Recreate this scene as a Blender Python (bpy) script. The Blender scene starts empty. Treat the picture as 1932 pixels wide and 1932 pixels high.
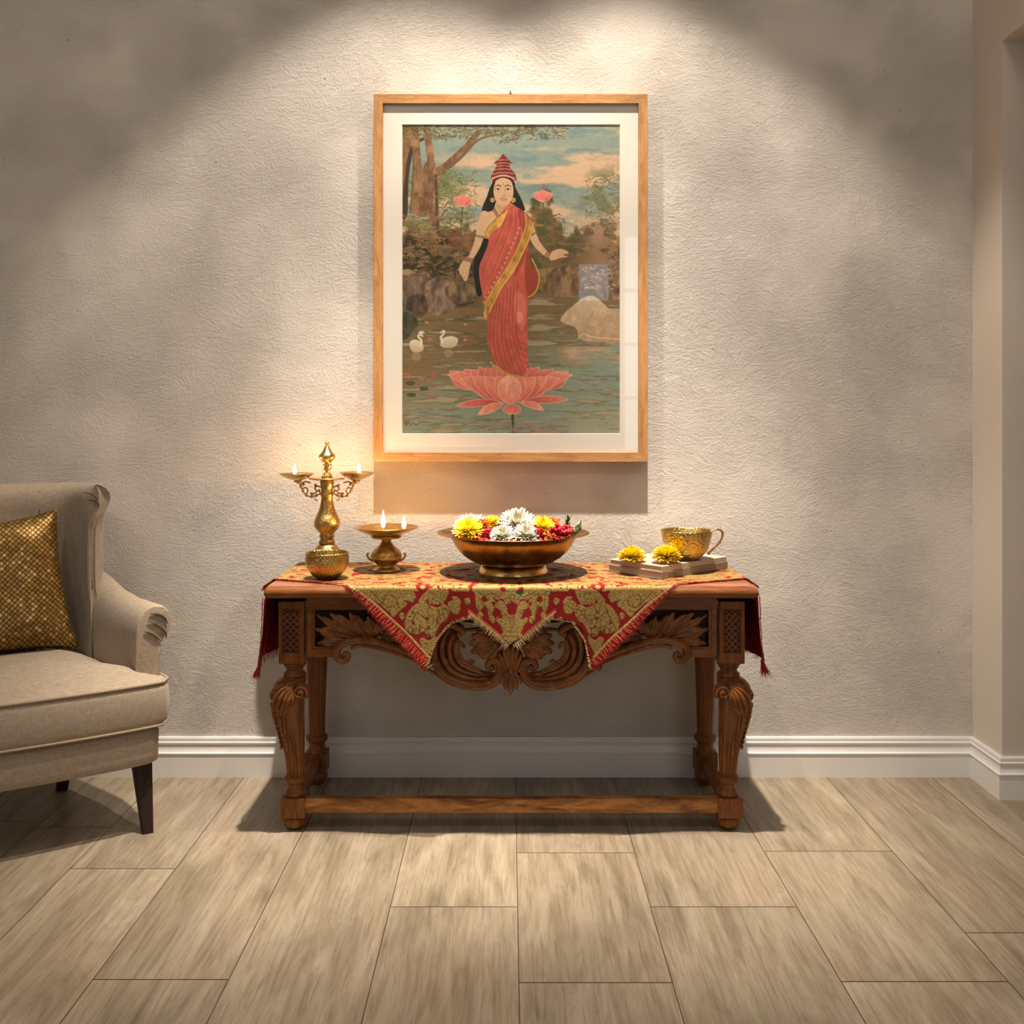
import bpy, math, random
import numpy as np
from mathutils import Vector, Matrix, noise as mnoise
random.seed(7); RS = np.random.RandomState(11)
sc = bpy.context.scene
COL = sc.collection
PI = math.pi

# ---------------------------------------------------------------- camera, world, light, exposure
F = 1850.0; CX = 962.0; CY = 795.0; CAMY = -3.46; CAMZ = 1.25
cam_d = bpy.data.cameras.new('camera'); cam = bpy.data.objects.new('camera', cam_d); COL.objects.link(cam)
cam.location = (0, CAMY, CAMZ); cam.rotation_euler = (PI/2, 0, 0)
cam_d.sensor_width = 36; cam_d.lens = 36*F/1932; cam_d.shift_x = 4/1932; cam_d.shift_y = -(966-CY)/1932
cam_d.clip_start = 0.05
sc.camera = cam
w = bpy.data.worlds.new('world'); sc.world = w; w.use_nodes = True
w.node_tree.nodes['Background'].inputs[0].default_value = (0.5, 0.6, 0.8, 1)
w.node_tree.nodes['Background'].inputs[1].default_value = 0.6
sc.view_settings.view_transform = 'Standard'; sc.view_settings.look = 'None'
sc.view_settings.exposure = 0.0; sc.view_settings.gamma = 1.0; sc.view_settings.use_curve_mapping = False
sc.cycles.use_denoising = True
sc.cycles.max_bounces = 7; sc.cycles.diffuse_bounces = 4; sc.cycles.glossy_bounces = 4
sc.cycles.sample_clamp_indirect = 4.0; sc.cycles.caustics_reflective = False; sc.cycles.caustics_refractive = False

def spot(x, y, z, power, angle, blend, tgt, col=(1, .885, .74), rad=.03):
    d = bpy.data.lights.new('ceiling_spot_beam', 'SPOT'); d.energy = power; d.spot_size = math.radians(angle)
    d.spot_blend = blend; d.color = col; d.shadow_soft_size = rad
    o = bpy.data.objects.new('ceiling_spot_beam', d); COL.objects.link(o); o.location = (x, y, z)
    o.rotation_euler = (Vector(tgt)-Vector((x, y, z))).to_track_quat('-Z', 'Y').to_euler()
    return o
SPOT_Y = -0.78; SPOT_Z = 3.60
for sx in (-.36, .37):
    spot(sx, SPOT_Y, SPOT_Z, 162, 87, .34, (sx, SPOT_Y+.02, 0))       # wide field of the downlight
    spot(sx, SPOT_Y, SPOT_Z, 720, 36, 1.0, (sx*1.5, -.36, 0))             # its bright core
def area(x, y, z, sx, sy, power, col, rot):
    d = bpy.data.lights.new('added_fill_light', 'AREA'); d.shape = 'RECTANGLE'; d.size = sx; d.size_y = sy; d.energy = power; d.color = col
    o = bpy.data.objects.new('added_fill_light', d); COL.objects.link(o); o.location = (x, y, z); o.rotation_euler = rot
    return o
area(-1.75, -2.9, 3.58, .5, .5, 16, (1, .89, .75), (math.radians(58), 0, 0))      # two unseen fill lights added under the ceiling
area(1.15, -2.9, 3.58, .5, .5, 13, (1, .89, .75), (math.radians(58), 0, 0))
area(-2.78, -3.4, 1.7, 2.4, 1.7, 3, (.88, .93, 1.0), (0, math.radians(-90), 0))   # unseen side fill, added together with the left window

# ---------------------------------------------------------------- helpers
def P(px, py, d):
    return Vector(((px-CX)/F*d, d+CAMY, CAMZ-(py-CY)/F*d))
def s2l(c):
    return tuple((v/12.92 if v <= .04045 else ((v+.055)/1.055)**2.4) for v in c)
def rgb(r, g, b):
    return s2l((r/255, g/255, b/255))

def meta(o, label=None, cat=None, group=None, kind=None):
    if label: o['label'] = label
    if cat: o['category'] = cat
    if group: o['group'] = group
    if kind: o['kind'] = kind
    return o
def empty(name, loc, label, cat, group=None, rz=0):
    o = bpy.data.objects.new(name, None); COL.objects.link(o); o.location = loc; o.rotation_euler = (0, 0, rz)
    o.empty_display_size = .05
    return meta(o, label, cat, group)

class MB:
    def __init__(s): s.v = []; s.f = []
    def add(s, vs, fs):
        b = len(s.v); s.v += [tuple(p) for p in vs]; s.f += [tuple(i+b for i in f) for f in fs]
    def box(s, a, b):
        x0, y0, z0 = a; x1, y1, z1 = b
        s.add([(x0,y0,z0),(x1,y0,z0),(x1,y1,z0),(x0,y1,z0),(x0,y0,z1),(x1,y0,z1),(x1,y1,z1),(x0,y1,z1)],
              [(0,3,2,1),(4,5,6,7),(0,1,5,4),(1,2,6,5),(2,3,7,6),(3,0,4,7)])
    def rbox(s, a, b, r=.005):
        # box with chamfered long edges: stacked rounded rectangles along z
        x0, y0, z0 = a; x1, y1, z1 = b; r = min(r, (x1-x0)/2.01, (y1-y0)/2.01, (z1-z0)/2.01)
        rings = []
        for k in range(4):
            t = k/3*PI/2; rings.append((z0+r-r*math.cos(t), r*(1-math.sin(t))))
        for k in range(4):
            t = k/3*PI/2; rings.append((z1-r+r*math.sin(t), r*(1-math.cos(t))))
        secs = []
        for z, ins in rings:
            ring = []
            for (cx, cy, a0) in ((x1-r, y1-r, 0), (x0+r, y1-r, PI/2), (x0+r, y0+r, PI), (x1-r, y0+r, 1.5*PI)):
                rr = r-ins
                for j in range(4):
                    a_ = a0+j/3*PI/2; ring.append((cx+rr*math.cos(a_), cy+rr*math.sin(a_), z))
            secs.append(ring)
        s.loft(secs)
    def loft(s, secs, cap=True, close=True):
        n = len(secs[0]); b = len(s.v)
        for r in secs: s.v += [tuple(p) for p in r]
        for i in range(len(secs)-1):
            for j in range(n if close else n-1):
                k = (j+1) % n
                s.f.append((b+i*n+j, b+i*n+k, b+(i+1)*n+k, b+(i+1)*n+j))
        if cap:
            s.f.append(tuple(b+j for j in reversed(range(n)))); s.f.append(tuple(b+(len(secs)-1)*n+j for j in range(n)))
    def lathe(s, prof, c=(0, 0), n=48, cap=True, mod=None):
        secs = []
        for i, (r, z) in enumerate(prof):
            ring = []
            for j in range(n):
                a = 2*PI*j/n; rr = max(r, 1e-5)*(1+(mod(a, z) if mod else 0)); ring.append((c[0]+rr*math.cos(a), c[1]+rr*math.sin(a), z))
            secs.append(ring)
        s.loft(secs, cap)
    def sweep(s, pts, rad, n=10, flat=1.0, fdir=Vector((0, 1, 0)), cap=True):
        # tube along pts; rad list or number; flat scales the section along fdir
        pts = [Vector(p) for p in pts]; m = len(pts); secs = []
        for i, p in enumerate(pts):
            t = (pts[min(i+1, m-1)]-pts[max(i-1, 0)])
            if t.length < 1e-9: t = Vector((0, 0, 1))
            t.normalize(); u = fdir-t*fdir.dot(t)
            if u.length < 1e-4: u = Vector((1, 0, 0))-t*t.x
            u.normalize(); v = t.cross(u); r = rad[i] if hasattr(rad, '__len__') else rad
            secs.append([p+u*(r*flat*math.cos(2*PI*k/n))+v*(r*math.sin(2*PI*k/n)) for k in range(n)])
        s.loft(secs, cap)
    def ball(s, c, r, n=14, m=9, sc_=(1, 1, 1)):
        secs = []
        for i in range(m+1):
            t = PI*(i+.02)/(m+.04); secs.append([(c[0]+sc_[0]*r*math.sin(t)*math.cos(2*PI*j/n), c[1]+sc_[1]*r*math.sin(t)*math.sin(2*PI*j/n), c[2]-sc_[2]*r*math.cos(t)) for j in range(n)])
        s.loft(secs)
    def grid(s, rows, close=False):
        s.loft(rows, cap=False, close=close)
    def build(s, name, mat, parent=None, smooth=True, loc=None, inv=None, angle=None):
        me = bpy.data.meshes.new(name); vs = s.v
        if loc is not None: vs = [(x-loc[0], y-loc[1], z-loc[2]) for x, y, z in vs]
        me.from_pydata(vs, [], s.f); me.update(); me.materials.append(mat)
        o = bpy.data.objects.new(name, me); COL.objects.link(o)
        if loc is not None: o.location = loc
        if parent is not None:
            o.parent = parent
            if inv: o.location = Vector(o.location)-Vector(parent.location)
        import bmesh as _b
        bm = _b.new(); bm.from_mesh(me); _b.ops.recalc_face_normals(bm, faces=bm.faces[:]); bm.to_mesh(me); bm.free()
        if smooth:
            me.shade_smooth()
            if angle is not None: me.set_sharp_from_angle(angle=math.radians(angle))
        return o
def catmull(pts, n=8, closed=False):
    pts = [np.array(p, float) for p in pts]; out = []; m = len(pts)
    rng = range(m if closed else m-1)
    for i in rng:
        if closed: p0, p1, p2, p3 = pts[(i-1) % m], pts[i], pts[(i+1) % m], pts[(i+2) % m]
        else: p0, p1, p2, p3 = pts[max(i-1, 0)], pts[i], pts[i+1], pts[min(i+2, m-1)]
        for k in range(n):
            t = k/n; out.append(.5*((2*p1)+(-p0+p2)*t+(2*p0-5*p1+4*p2-p3)*t*t+(-p0+3*p1-3*p2+p3)*t**3))
    if not closed: out.append(pts[-1])
    return out

# ---------------------------------------------------------------- materials
def mat(name, col, rough=.5, metal=0, spec=.5, coat=0):
    m = bpy.data.materials.new(name); m.use_nodes = True; b = m.node_tree.nodes['Principled BSDF']
    b.inputs['Base Color'].default_value = (*col, 1); b.inputs['Roughness'].default_value = rough
    b.inputs['Metallic'].default_value = metal; b.inputs['Specular IOR Level'].default_value = spec
    b.inputs['Coat Weight'].default_value = coat
    return m
class N:
    def __init__(s, m): s.m = m; s.t = m.node_tree; s.b = s.t.nodes['Principled BSDF']
    def n(s, typ, **kw):
        nd = s.t.nodes.new(typ)
        for k, v in kw.items():
            if k.startswith('i_'): nd.inputs[k[2:].replace('_', ' ')].default_value = v
            else: setattr(nd, k, v)
        return nd
    def l(s, a, b): s.t.links.new(a, b)
    def coord(s, which='Object', scale=(1, 1, 1), rot=(0, 0, 0), loc=(0, 0, 0)):
        c = s.n('ShaderNodeTexCoord'); mp = s.n('ShaderNodeMapping'); s.l(c.outputs[which], mp.inputs[0])
        mp.inputs['Scale'].default_value = scale; mp.inputs['Rotation'].default_value = rot; mp.inputs['Location'].default_value = loc
        return mp.outputs[0]
    def noise(s, vec, scale, detail=4, rough=.55, dist=0, typ=None):
        nd = s.n('ShaderNodeTexNoise'); nd.inputs['Scale'].default_value = scale; nd.inputs['Detail'].default_value = detail
        if typ: nd.noise_type = typ
        nd.inputs['Roughness'].default_value = rough; nd.inputs['Distortion'].default_value = dist; s.l(vec, nd.inputs['Vector'])
        return nd.outputs['Fac']
    def ramp(s, fac, stops):
        r = s.n('ShaderNodeValToRGB'); e = r.color_ramp.elements
        while len(e) < len(stops): e.new(.5)
        for i, (p, c) in enumerate(stops): e[i].position = p; e[i].color = (*c, 1) if len(c) == 3 else c
        s.l(fac, r.inputs[0]); return r.outputs[0]
    def math(s, op, a, b=None, c=None):
        m = s.n('ShaderNodeMath', operation=op)
        for i, x in enumerate((a, b, c)):
            if x is None: continue
            if isinstance(x, (int, float)): m.inputs[i].default_value = x
            else: s.l(x, m.inputs[i])
        return m.outputs[0]
    def mix(s, fac, a, b, blend='MIX'):
        m = s.n('ShaderNodeMix', data_type='RGBA', blend_type=blend)
        for sock, x in ((m.inputs[0], fac), (m.inputs[6], a), (m.inputs[7], b)):
            if isinstance(x, (int, float)): sock.default_value = x
            elif isinstance(x, tuple): sock.default_value = (*x, 1)
            else: s.l(x, sock)
        return m.outputs[2]
    def bump(s, h, strength=.3, dist=.002, prev=None):
        b = s.n('ShaderNodeBump'); b.inputs['Strength'].default_value = strength; b.inputs['Distance'].default_value = dist
        s.l(h, b.inputs['Height'])
        if prev: s.l(prev, b.inputs['Normal'])
        s.l(b.outputs[0], s.b.inputs['Normal']); return b.outputs[0]
    def col(s, c): s.l(c, s.b.inputs['Base Color'])

def stucco():
    m = mat('stucco_plaster', (.72, .64, .55), .92, spec=.15); q = N(m)
    v = q.coord('Object')
    dn = q.n('ShaderNodeTexNoise'); dn.inputs['Scale'].default_value = 3.0; dn.inputs['Detail'].default_value = 3; q.l(v, dn.inputs['Vector'])
    vv = q.n('ShaderNodeVectorMath', operation='MULTIPLY_ADD'); q.l(dn.outputs['Color'], vv.inputs[0]); vv.inputs[1].default_value = (.22, .22, .22); q.l(v, vv.inputs[2])
    vec = vv.outputs[0]
    # trowel swirls: stretched along a diagonal, broken up by a mask
    st = q.n('ShaderNodeMapping'); q.l(vec, st.inputs[0]); st.inputs['Rotation'].default_value = (0, math.radians(35), 0); st.inputs['Scale'].default_value = (1, 1, 1.5)
    a = q.noise(st.outputs[0], 26, 7, .62, .6)
    ridge = q.math('ABSOLUTE', q.math('SUBTRACT', a, .5))
    ridge = q.ramp(ridge, [(0, (1, 1, 1)), (.09, (0, 0, 0))])
    fine = q.noise(v, 150, 3, .6)
    mid = q.noise(st.outputs[0], 30, 12, .80, .45); crumb = q.ramp(q.noise(st.outputs[0], 75, 4, .6, .5), [(.48, (0, 0, 0)), (.60, (1, 1, 1))])
    mask = q.ramp(q.noise(v, 1.7, 3, .6), [(.38, (.22, .22, .22)), (.60, (1, 1, 1))])
    big = q.noise(v, 7, 3)
    flake = q.n('ShaderNodeTexVoronoi', feature='SMOOTH_F1'); flake.inputs['Scale'].default_value = 34; flake.inputs['Randomness'].default_value = 1; flake.inputs['Smoothness'].default_value = .25; q.l(st.outputs[0], flake.inputs['Vector'])
    h = q.math('ADD', q.math('MULTIPLY', ridge, .10), q.math('MULTIPLY', mid, 2.2))
    h = q.math('ADD', h, q.math('MULTIPLY', crumb, .34))
    h = q.math('MULTIPLY', h, mask)
    h = q.math('ADD', h, q.math('MULTIPLY', fine, .35))
    h = q.math('ADD', h, q.math('MULTIPLY', big, .18))
    q.bump(h, .8, .0075)
    pit = q.ramp(q.noise(st.outputs[0], 85, 2, .5), [(.225, (.42, .35, .28)), (.27, (1, 1, 1))])
    tone = q.ramp(q.noise(v, 1.3, 3), [(.3, (.70, .64, .57)), (.7, (.76, .70, .635))])
    q.col(q.mix(1.0, tone, pit, 'MULTIPLY'))
    return m
def plaster(name, c):
    m = mat(name, c, .85, spec=.2); q = N(m); v = q.coord()
    q.bump(q.noise(v, 40, 5), .15, .002)
    q.col(q.ramp(q.noise(v, 2.5, 4), [(.3, tuple(x*.94 for x in c)), (.7, c)])); return m
M_STUC = stucco()
M_PLAS = plaster('painted_plaster', (.66, .585, .50))
M_CEIL = plaster('ceiling_paint', (.8, .78, .74))
def paint_trim():
    m = mat('white_trim_paint', (.78, .76, .73), .38, spec=.4); q = N(m); v = q.coord('Object', (1, 1, 6))
    q.bump(q.noise(v, 18, 3), .06, .001); return m
M_TRIM = paint_trim()

def floor_mat():
    m = mat('oak_plank', (.4, .32, .23), .40, spec=.45); q = N(m)
    at = q.n('ShaderNodeAttribute', attribute_name='plank'); r = at.outputs['Fac']
    c = q.n('ShaderNodeTexCoord')
    off = q.n('ShaderNodeCombineXYZ'); q.l(q.math('MULTIPLY', r, 13.7), off.inputs[0]); q.l(q.math('MULTIPLY', r, 31.3), off.inputs[1])
    ad = q.n('ShaderNodeVectorMath', operation='ADD'); q.l(c.outputs['Object'], ad.inputs[0]); q.l(off.outputs[0], ad.inputs[1])
    mp = q.n('ShaderNodeMapping'); q.l(ad.outputs[0], mp.inputs[0]); mp.inputs['Scale'].default_value = (1, .16, 1)
    g = q.noise(mp.outputs[0], 9, 9, .62, 1.6)          # broad grain
    mp2 = q.n('ShaderNodeMapping'); q.l(ad.outputs[0], mp2.inputs[0]); mp2.inputs['Scale'].default_value = (1, .05, 1)
    g2 = q.noise(mp2.outputs[0], 95, 5, .7, .5)          # fine fibres
    mp3 = q.n('ShaderNodeMapping'); q.l(ad.outputs[0], mp3.inputs[0]); mp3.inputs['Scale'].default_value = (1, .45, 1)
    bl = q.noise(mp3.outputs[0], 4.2, 4, .6, .8)          # cloudy patches
    rings = q.math('FRACT', q.math('MULTIPLY', g, 9.0))
    ringr = q.ramp(rings, [(0, (.66, .61, .56)), (.10, (1, 1, 1)), (1, (1, 1, 1))])
    base = q.ramp(g, [(.30, (.215, .17, .118)), (.5, (.315, .257, .187)), (.68, (.39, .328, .25))])
    base = q.mix(.55, base, ringr, 'MULTIPLY')
    base = q.mix(.75, base, q.ramp(g2, [(.34, (.62, .57, .52)), (.55, (1, 1, 1))]), 'MULTIPLY')
    base = q.mix(.8, base, q.ramp(bl, [(.33, (.80, .80, .75)), (.5, (1, 1, 1)), (.68, (1.0, .94, .88))]), 'MULTIPLY')
    v = q.ramp(r, [(0, (.90, .89, .88)), (1, (1.06, 1.05, 1.03))])
    q.col(q.mix(1.0, base, v, 'MULTIPLY'))
    q.l(q.math('MULTIPLY_ADD', bl, .25, .26), q.b.inputs['Roughness'])
    q.bump(q.math('ADD', g2, q.math('MULTIPLY', rings, .3)), .16, .0012)
    return m
M_FLOOR = floor_mat()
M_GAP = mat('plank_gap', (.055, .035, .022), .8)

def wood(name, dark, light, scale=(1, 8, 8), rough=.36, coat=.0, bscale=8, spec=.28):
    m = mat(name, light, rough, spec=spec, coat=coat); m.node_tree.nodes['Principled BSDF'].inputs['Coat Roughness'].default_value = .2
    q = N(m); v = q.coord('Object', scale)
    g = q.noise(v, bscale, 8, .6, 1.2); f = q.noise(v, bscale*9, 4, .6)
    c = q.ramp(g, [(.33, dark), (.62, light)])
    q.col(q.mix(.45, c, q.ramp(f, [(.35, (.6, .55, .5)), (.6, (1, 1, 1))]), 'MULTIPLY'))
    q.bump(f, .08, .001); return m
M_WOODH = wood('walnut_along', (.12, .038, .009), (.25, .086, .018), (1, 9, 9))
M_WOODV = wood('walnut_upright', (.115, .036, .009), (.24, .083, .018), (9, 9, 1))
M_CARVE = wood('walnut_carved', (.10, .032, .008), (.25, .086, .018), (3, 3, 3), .30, .05, 7)
M_WOODSHADE = wood('walnut_shade', (.018, .007, .003), (.045, .018, .006), (3, 3, 3), .6, .0, 7)  # near-black walnut copy: shade of hollows and table inside put into the colour
M_TOP = wood('mahogany_top', (.25, .075, .035), (.40, .15, .075), (1, 7, 7), .24, .4)
M_RAIL = wood('knotty_rail', (.08, .022, .005), (.48, .21, .055), (1, 5, 5), .34, .0, 4.5)
M_OAKF = wood('oak_frame', (.36, .165, .055), (.56, .29, .105), (7, 7, 1), .42, .1, 7, .4)
M_OAKH = wood('oak_frame_across', (.36, .165, .055), (.56, .29, .105), (1, 7, 7), .42, .1, 7, .4)
M_LEG = wood('espresso_leg', (.012, .006, .004), (.028, .012, .008), (9, 9, 1), .45, 0)

def brass(name, col, rough, ham=60, st=.25, dist=.002, dark=.55, pat='noise'):
    m = mat(name, col, rough, 1.0); q = N(m); v = q.coord('Object')
    pt = q.noise(v, 14, 5, .6, .4)
    c = q.ramp(pt, [(.35, tuple(x*dark for x in col)), (.62, col)]); q.col(c)
    if pat == 'cell':
        vo = q.n('ShaderNodeTexVoronoi'); vo.inputs['Scale'].default_value = ham; q.l(v, vo.inputs['Vector']); h = vo.outputs['Distance']
    elif pat == 'weave':
        w1 = q.n('ShaderNodeTexWave', wave_type='BANDS', bands_direction='DIAGONAL'); w1.inputs['Scale'].default_value = ham; w1.inputs['Distortion'].default_value = 2.5; w1.inputs['Detail'].default_value = 2; q.l(v, w1.inputs['Vector'])
        mp = q.n('ShaderNodeMapping'); mp.inputs['Scale'].default_value = (1, 1, -1); q.l(v, mp.inputs[0]); w2 = q.n('ShaderNodeTexWave', wave_type='BANDS', bands_direction='DIAGONAL'); w2.inputs['Scale'].default_value = ham; w2.inputs['Distortion'].default_value = 2.5; w2.inputs['Detail'].default_value = 2; q.l(mp.outputs[0], w2.inputs['Vector'])
        h = q.math('MAXIMUM', w1.outputs['Fac'], w2.outputs['Fac'])
    else: h = q.noise(v, ham, 3, .6, .6)
    q.bump(h, st, dist); q.l(q.math('MULTIPLY_ADD', pt, .25, rough-.1), q.b.inputs['Roughness'])
    return m
M_BRASS = brass('brass_engraved', (.62, .40, .13), .30, 75, .95, .003)
M_BRASSP = brass('brass_polished', (.80, .56, .22), .24, 40, .12, .001, .75)
M_BRASSB = brass('brass_bowl', (.62, .34, .10), .27, 55, .3, .0015, .42)
M_BRASSC = brass('brass_hammered', (.76, .53, .18), .26, 120, .7, .003, .7, 'cell')
M_BRASSW = brass('brass_woven', (.62, .44, .15), .30, 42, .6, .002, .6, 'weave')

def fabric(name, c1, c2, sc_=420, bump=.35, rough=.9, diag=False):
    m = mat(name, c1, rough, spec=.15); q = N(m)
    v1 = q.coord('Object', (1, 1, 9)); v2 = q.coord('Object', (9, 9, 1))
    a = q.noise(v1, sc_*.12, 3, .6); b = q.noise(v2, sc_*.12, 3, .6)
    t = q.math('MULTIPLY', q.math('ADD', a, b), .5)
    q.col(q.ramp(t, [(.38, c2), (.62, c1)]))
    q.bump(t, bump, .002); q.b.inputs['Sheen Weight'].default_value = .15
    return m
M_FAB = fabric('linen_upholstery', (.43, .345, .255), (.29, .23, .17))
M_PIPE = fabric('linen_piping', (.38, .29, .20), (.27, .205, .14))
M_PIPED = fabric('linen_fold_shade_seam', (.13, .09, .055), (.08, .055, .035))  # dark copy of the linen: fold shade put into the colour, also seam lines

def pillow_mat():
    m = mat('gold_sequin_cloth', (.5, .3, .07), .42, .6); q = N(m)
    v = q.coord('Object', (84, 84, 84), (0, math.radians(45), 0))
    sx = q.n('ShaderNodeSeparateXYZ'); q.l(v, sx.inputs[0])
    fx = q.math('ABSOLUTE', q.math('SUBTRACT', q.math('FRACT', sx.outputs[0]), .5)); fz = q.math('ABSOLUTE', q.math('SUBTRACT', q.math('FRACT', sx.outputs[2]), .5))
    mx = q.math('MAXIMUM', fx, fz)
    line = q.ramp(mx, [(.37, (1, 1, 1)), (.44, (.16, .14, .12))])
    wn = q.n('ShaderNodeTexWhiteNoise'); fl = q.n('ShaderNodeVectorMath', operation='FLOOR'); q.l(v, fl.inputs[0]); q.l(fl.outputs[0], wn.inputs['Vector'])
    sp = q.noise(q.coord('Object'), 260, 2)
    base = q.ramp(wn.outputs['Value'], [(0, (.26, .14, .03)), (.85, (.46, .27, .065)), (1, (.75, .5, .2))])
    base = q.mix(.6, base, q.ramp(sp, [(.4, (.5, .45, .4)), (.6, (1, 1, 1))]), 'MULTIPLY')
    q.col(q.mix(1, base, line, 'MULTIPLY'))
    q.bump(q.math('ADD', q.math('MULTIPLY', line, 1.0), q.math('MULTIPLY', wn.outputs['Value'], .5)), .6, .003)
    return m
M_PILL = pillow_mat()

def cloth_mat():
    m = mat('brocade', (.5, .1, .05), .8, spec=.2); q = N(m)
    at = q.n('ShaderNodeAttribute', attribute_name='paint'); al = at.outputs['Alpha']
    v = q.coord('Object')
    sp = q.noise(v, 330, 3, .7); sp2 = q.noise(v, 640, 2, .6)
    thr = q.ramp(sp, [(.40, (.36, .30, .22)), (.52, (1, 1, 1)), (.66, (1.2, 1.17, 1.1))])
    q.col(q.mix(al, q.mix(.35, at.outputs['Color'], q.ramp(sp2, [(.35, (.6, .6, .6)), (.6, (1, 1, 1))]), 'MULTIPLY'), q.mix(1, at.outputs['Color'], thr, 'MULTIPLY')))
    q.l(q.math('MULTIPLY', al, .15), q.b.inputs['Metallic'])
    q.l(q.math('MULTIPLY_ADD', al, -.35, .85), q.b.inputs['Roughness'])
    q.bump(q.math('ADD', q.math('MULTIPLY', sp, q.math('MULTIPLY_ADD', al, .9, .1)), q.math('MULTIPLY', al, .5)), .5, .0022)
    return m
M_CLOTH = cloth_mat()
M_FRR = mat('red_fringe', (.36, .018, .014), .7); M_FRG = mat('gold_fringe', (.66, .46, .20), .5, .3)
M_FRD = mat('dark_red_fringe', (.20, .012, .012), .8)
def vnoise_mat(name, c1, c2, scale, rough=.6, sss=0):
    m = mat(name, c1, rough, spec=.3); q = N(m); q.col(q.ramp(q.noise(q.coord('Object'), scale, 3), [(.35, c2), (.65, c1)])); return m
M_PW = vnoise_mat('white_petal', (.68, .65, .56), (.56, .51, .40), 30)
M_PWC = vnoise_mat('cream_heart', (.82, .66, .38), (.85, .76, .50), 40)
M_PY = vnoise_mat('yellow_petal', (.95, .76, .03), (.90, .62, .01), 60)
M_PYC = vnoise_mat('yellow_heart', (.85, .55, .02), (.88, .62, .02), 60)
M_PO = vnoise_mat('orange_petal', (.80, .20, .03), (.60, .09, .02), 50)
M_PR = vnoise_mat('red_petal', (.60, .035, .02), (.42, .015, .02), 50)
M_BER = vnoise_mat('crimson_berry', (.55, .02, .045), (.33, .008, .02), 50, .35)
M_GRN = vnoise_mat('green_leaf', (.10, .19, .05), (.05, .11, .03), 40, .5)
M_PGR = vnoise_mat('pale_green_leaf', (.62, .66, .42), (.35, .45, .20), 40, .5)

def emit(name, col, st):
    m = bpy.data.materials.new(name); m.use_nodes = True; t = m.node_tree; t.nodes.clear()
    e = t.nodes.new('ShaderNodeEmission'); o = t.nodes.new('ShaderNodeOutputMaterial'); e.inputs[0].default_value = (*col, 1); e.inputs[1].default_value = st
    t.links.new(e.outputs[0], o.inputs[0]); return m
M_FLAME = emit('flame', (1, .49, .155), 340)
M_DAY = emit('daylight_glass', (.80, .90, 1.0), 2.9); M_SIDEFILL = emit('side_fill_glow', (.80, .90, 1.0), .9)  # the second, weaker glow is fill for the added side window
M_LAMP = emit('lamp_diffuser', (1, .88, .7), 8)
M_WICK = mat('cotton_wick', (.10, .07, .05), .9)
M_OIL = mat('lamp_oil', (.45, .26, .05), .08, 0, .6)
M_BLK = mat('black_metal', (.02, .02, .02), .5)
M_MAT = mat('mat_board', (.80, .75, .665), .85, spec=.1)
M_BEV = mat('mat_bevel', (.88, .84, .76), .8)
M_BACK = mat('backing_board', (.25, .17, .1), .9)
# ---------------------------------------------------------------- paint: raster helper for the print and the brocade
def fbm(shape, sx, sy, octv=5, seed=0, gain=.55):
    rs = np.random.RandomState(seed); H, W = shape; out = np.zeros(shape); amp = 1; tot = 0
    for o in range(octv):
        gh, gw = max(2, int(H/sy)+3), max(2, int(W/sx)+3); g = rs.rand(gh, gw)
        ys = np.arange(H)/sy; xs = np.arange(W)/sx
        yi = np.minimum(ys.astype(int), gh-2); xi = np.minimum(xs.astype(int), gw-2); fy = ys-yi; fx = xs-xi
        fy = np.clip(fy, 0, 1); fx = np.clip(fx, 0, 1); fy = fy*fy*(3-2*fy); fx = fx*fx*(3-2*fx)
        a = g[yi][:, xi]*(1-fx)+g[yi][:, xi+1]*fx; b = g[yi+1][:, xi]*(1-fx)+g[yi+1][:, xi+1]*fx
        out += amp*(a*(1-fy[:, None])+b*fy[:, None]); tot += amp; amp *= gain; sx = max(sx/2, 1.01); sy = max(sy/2, 1.01)
    return out/tot
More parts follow.
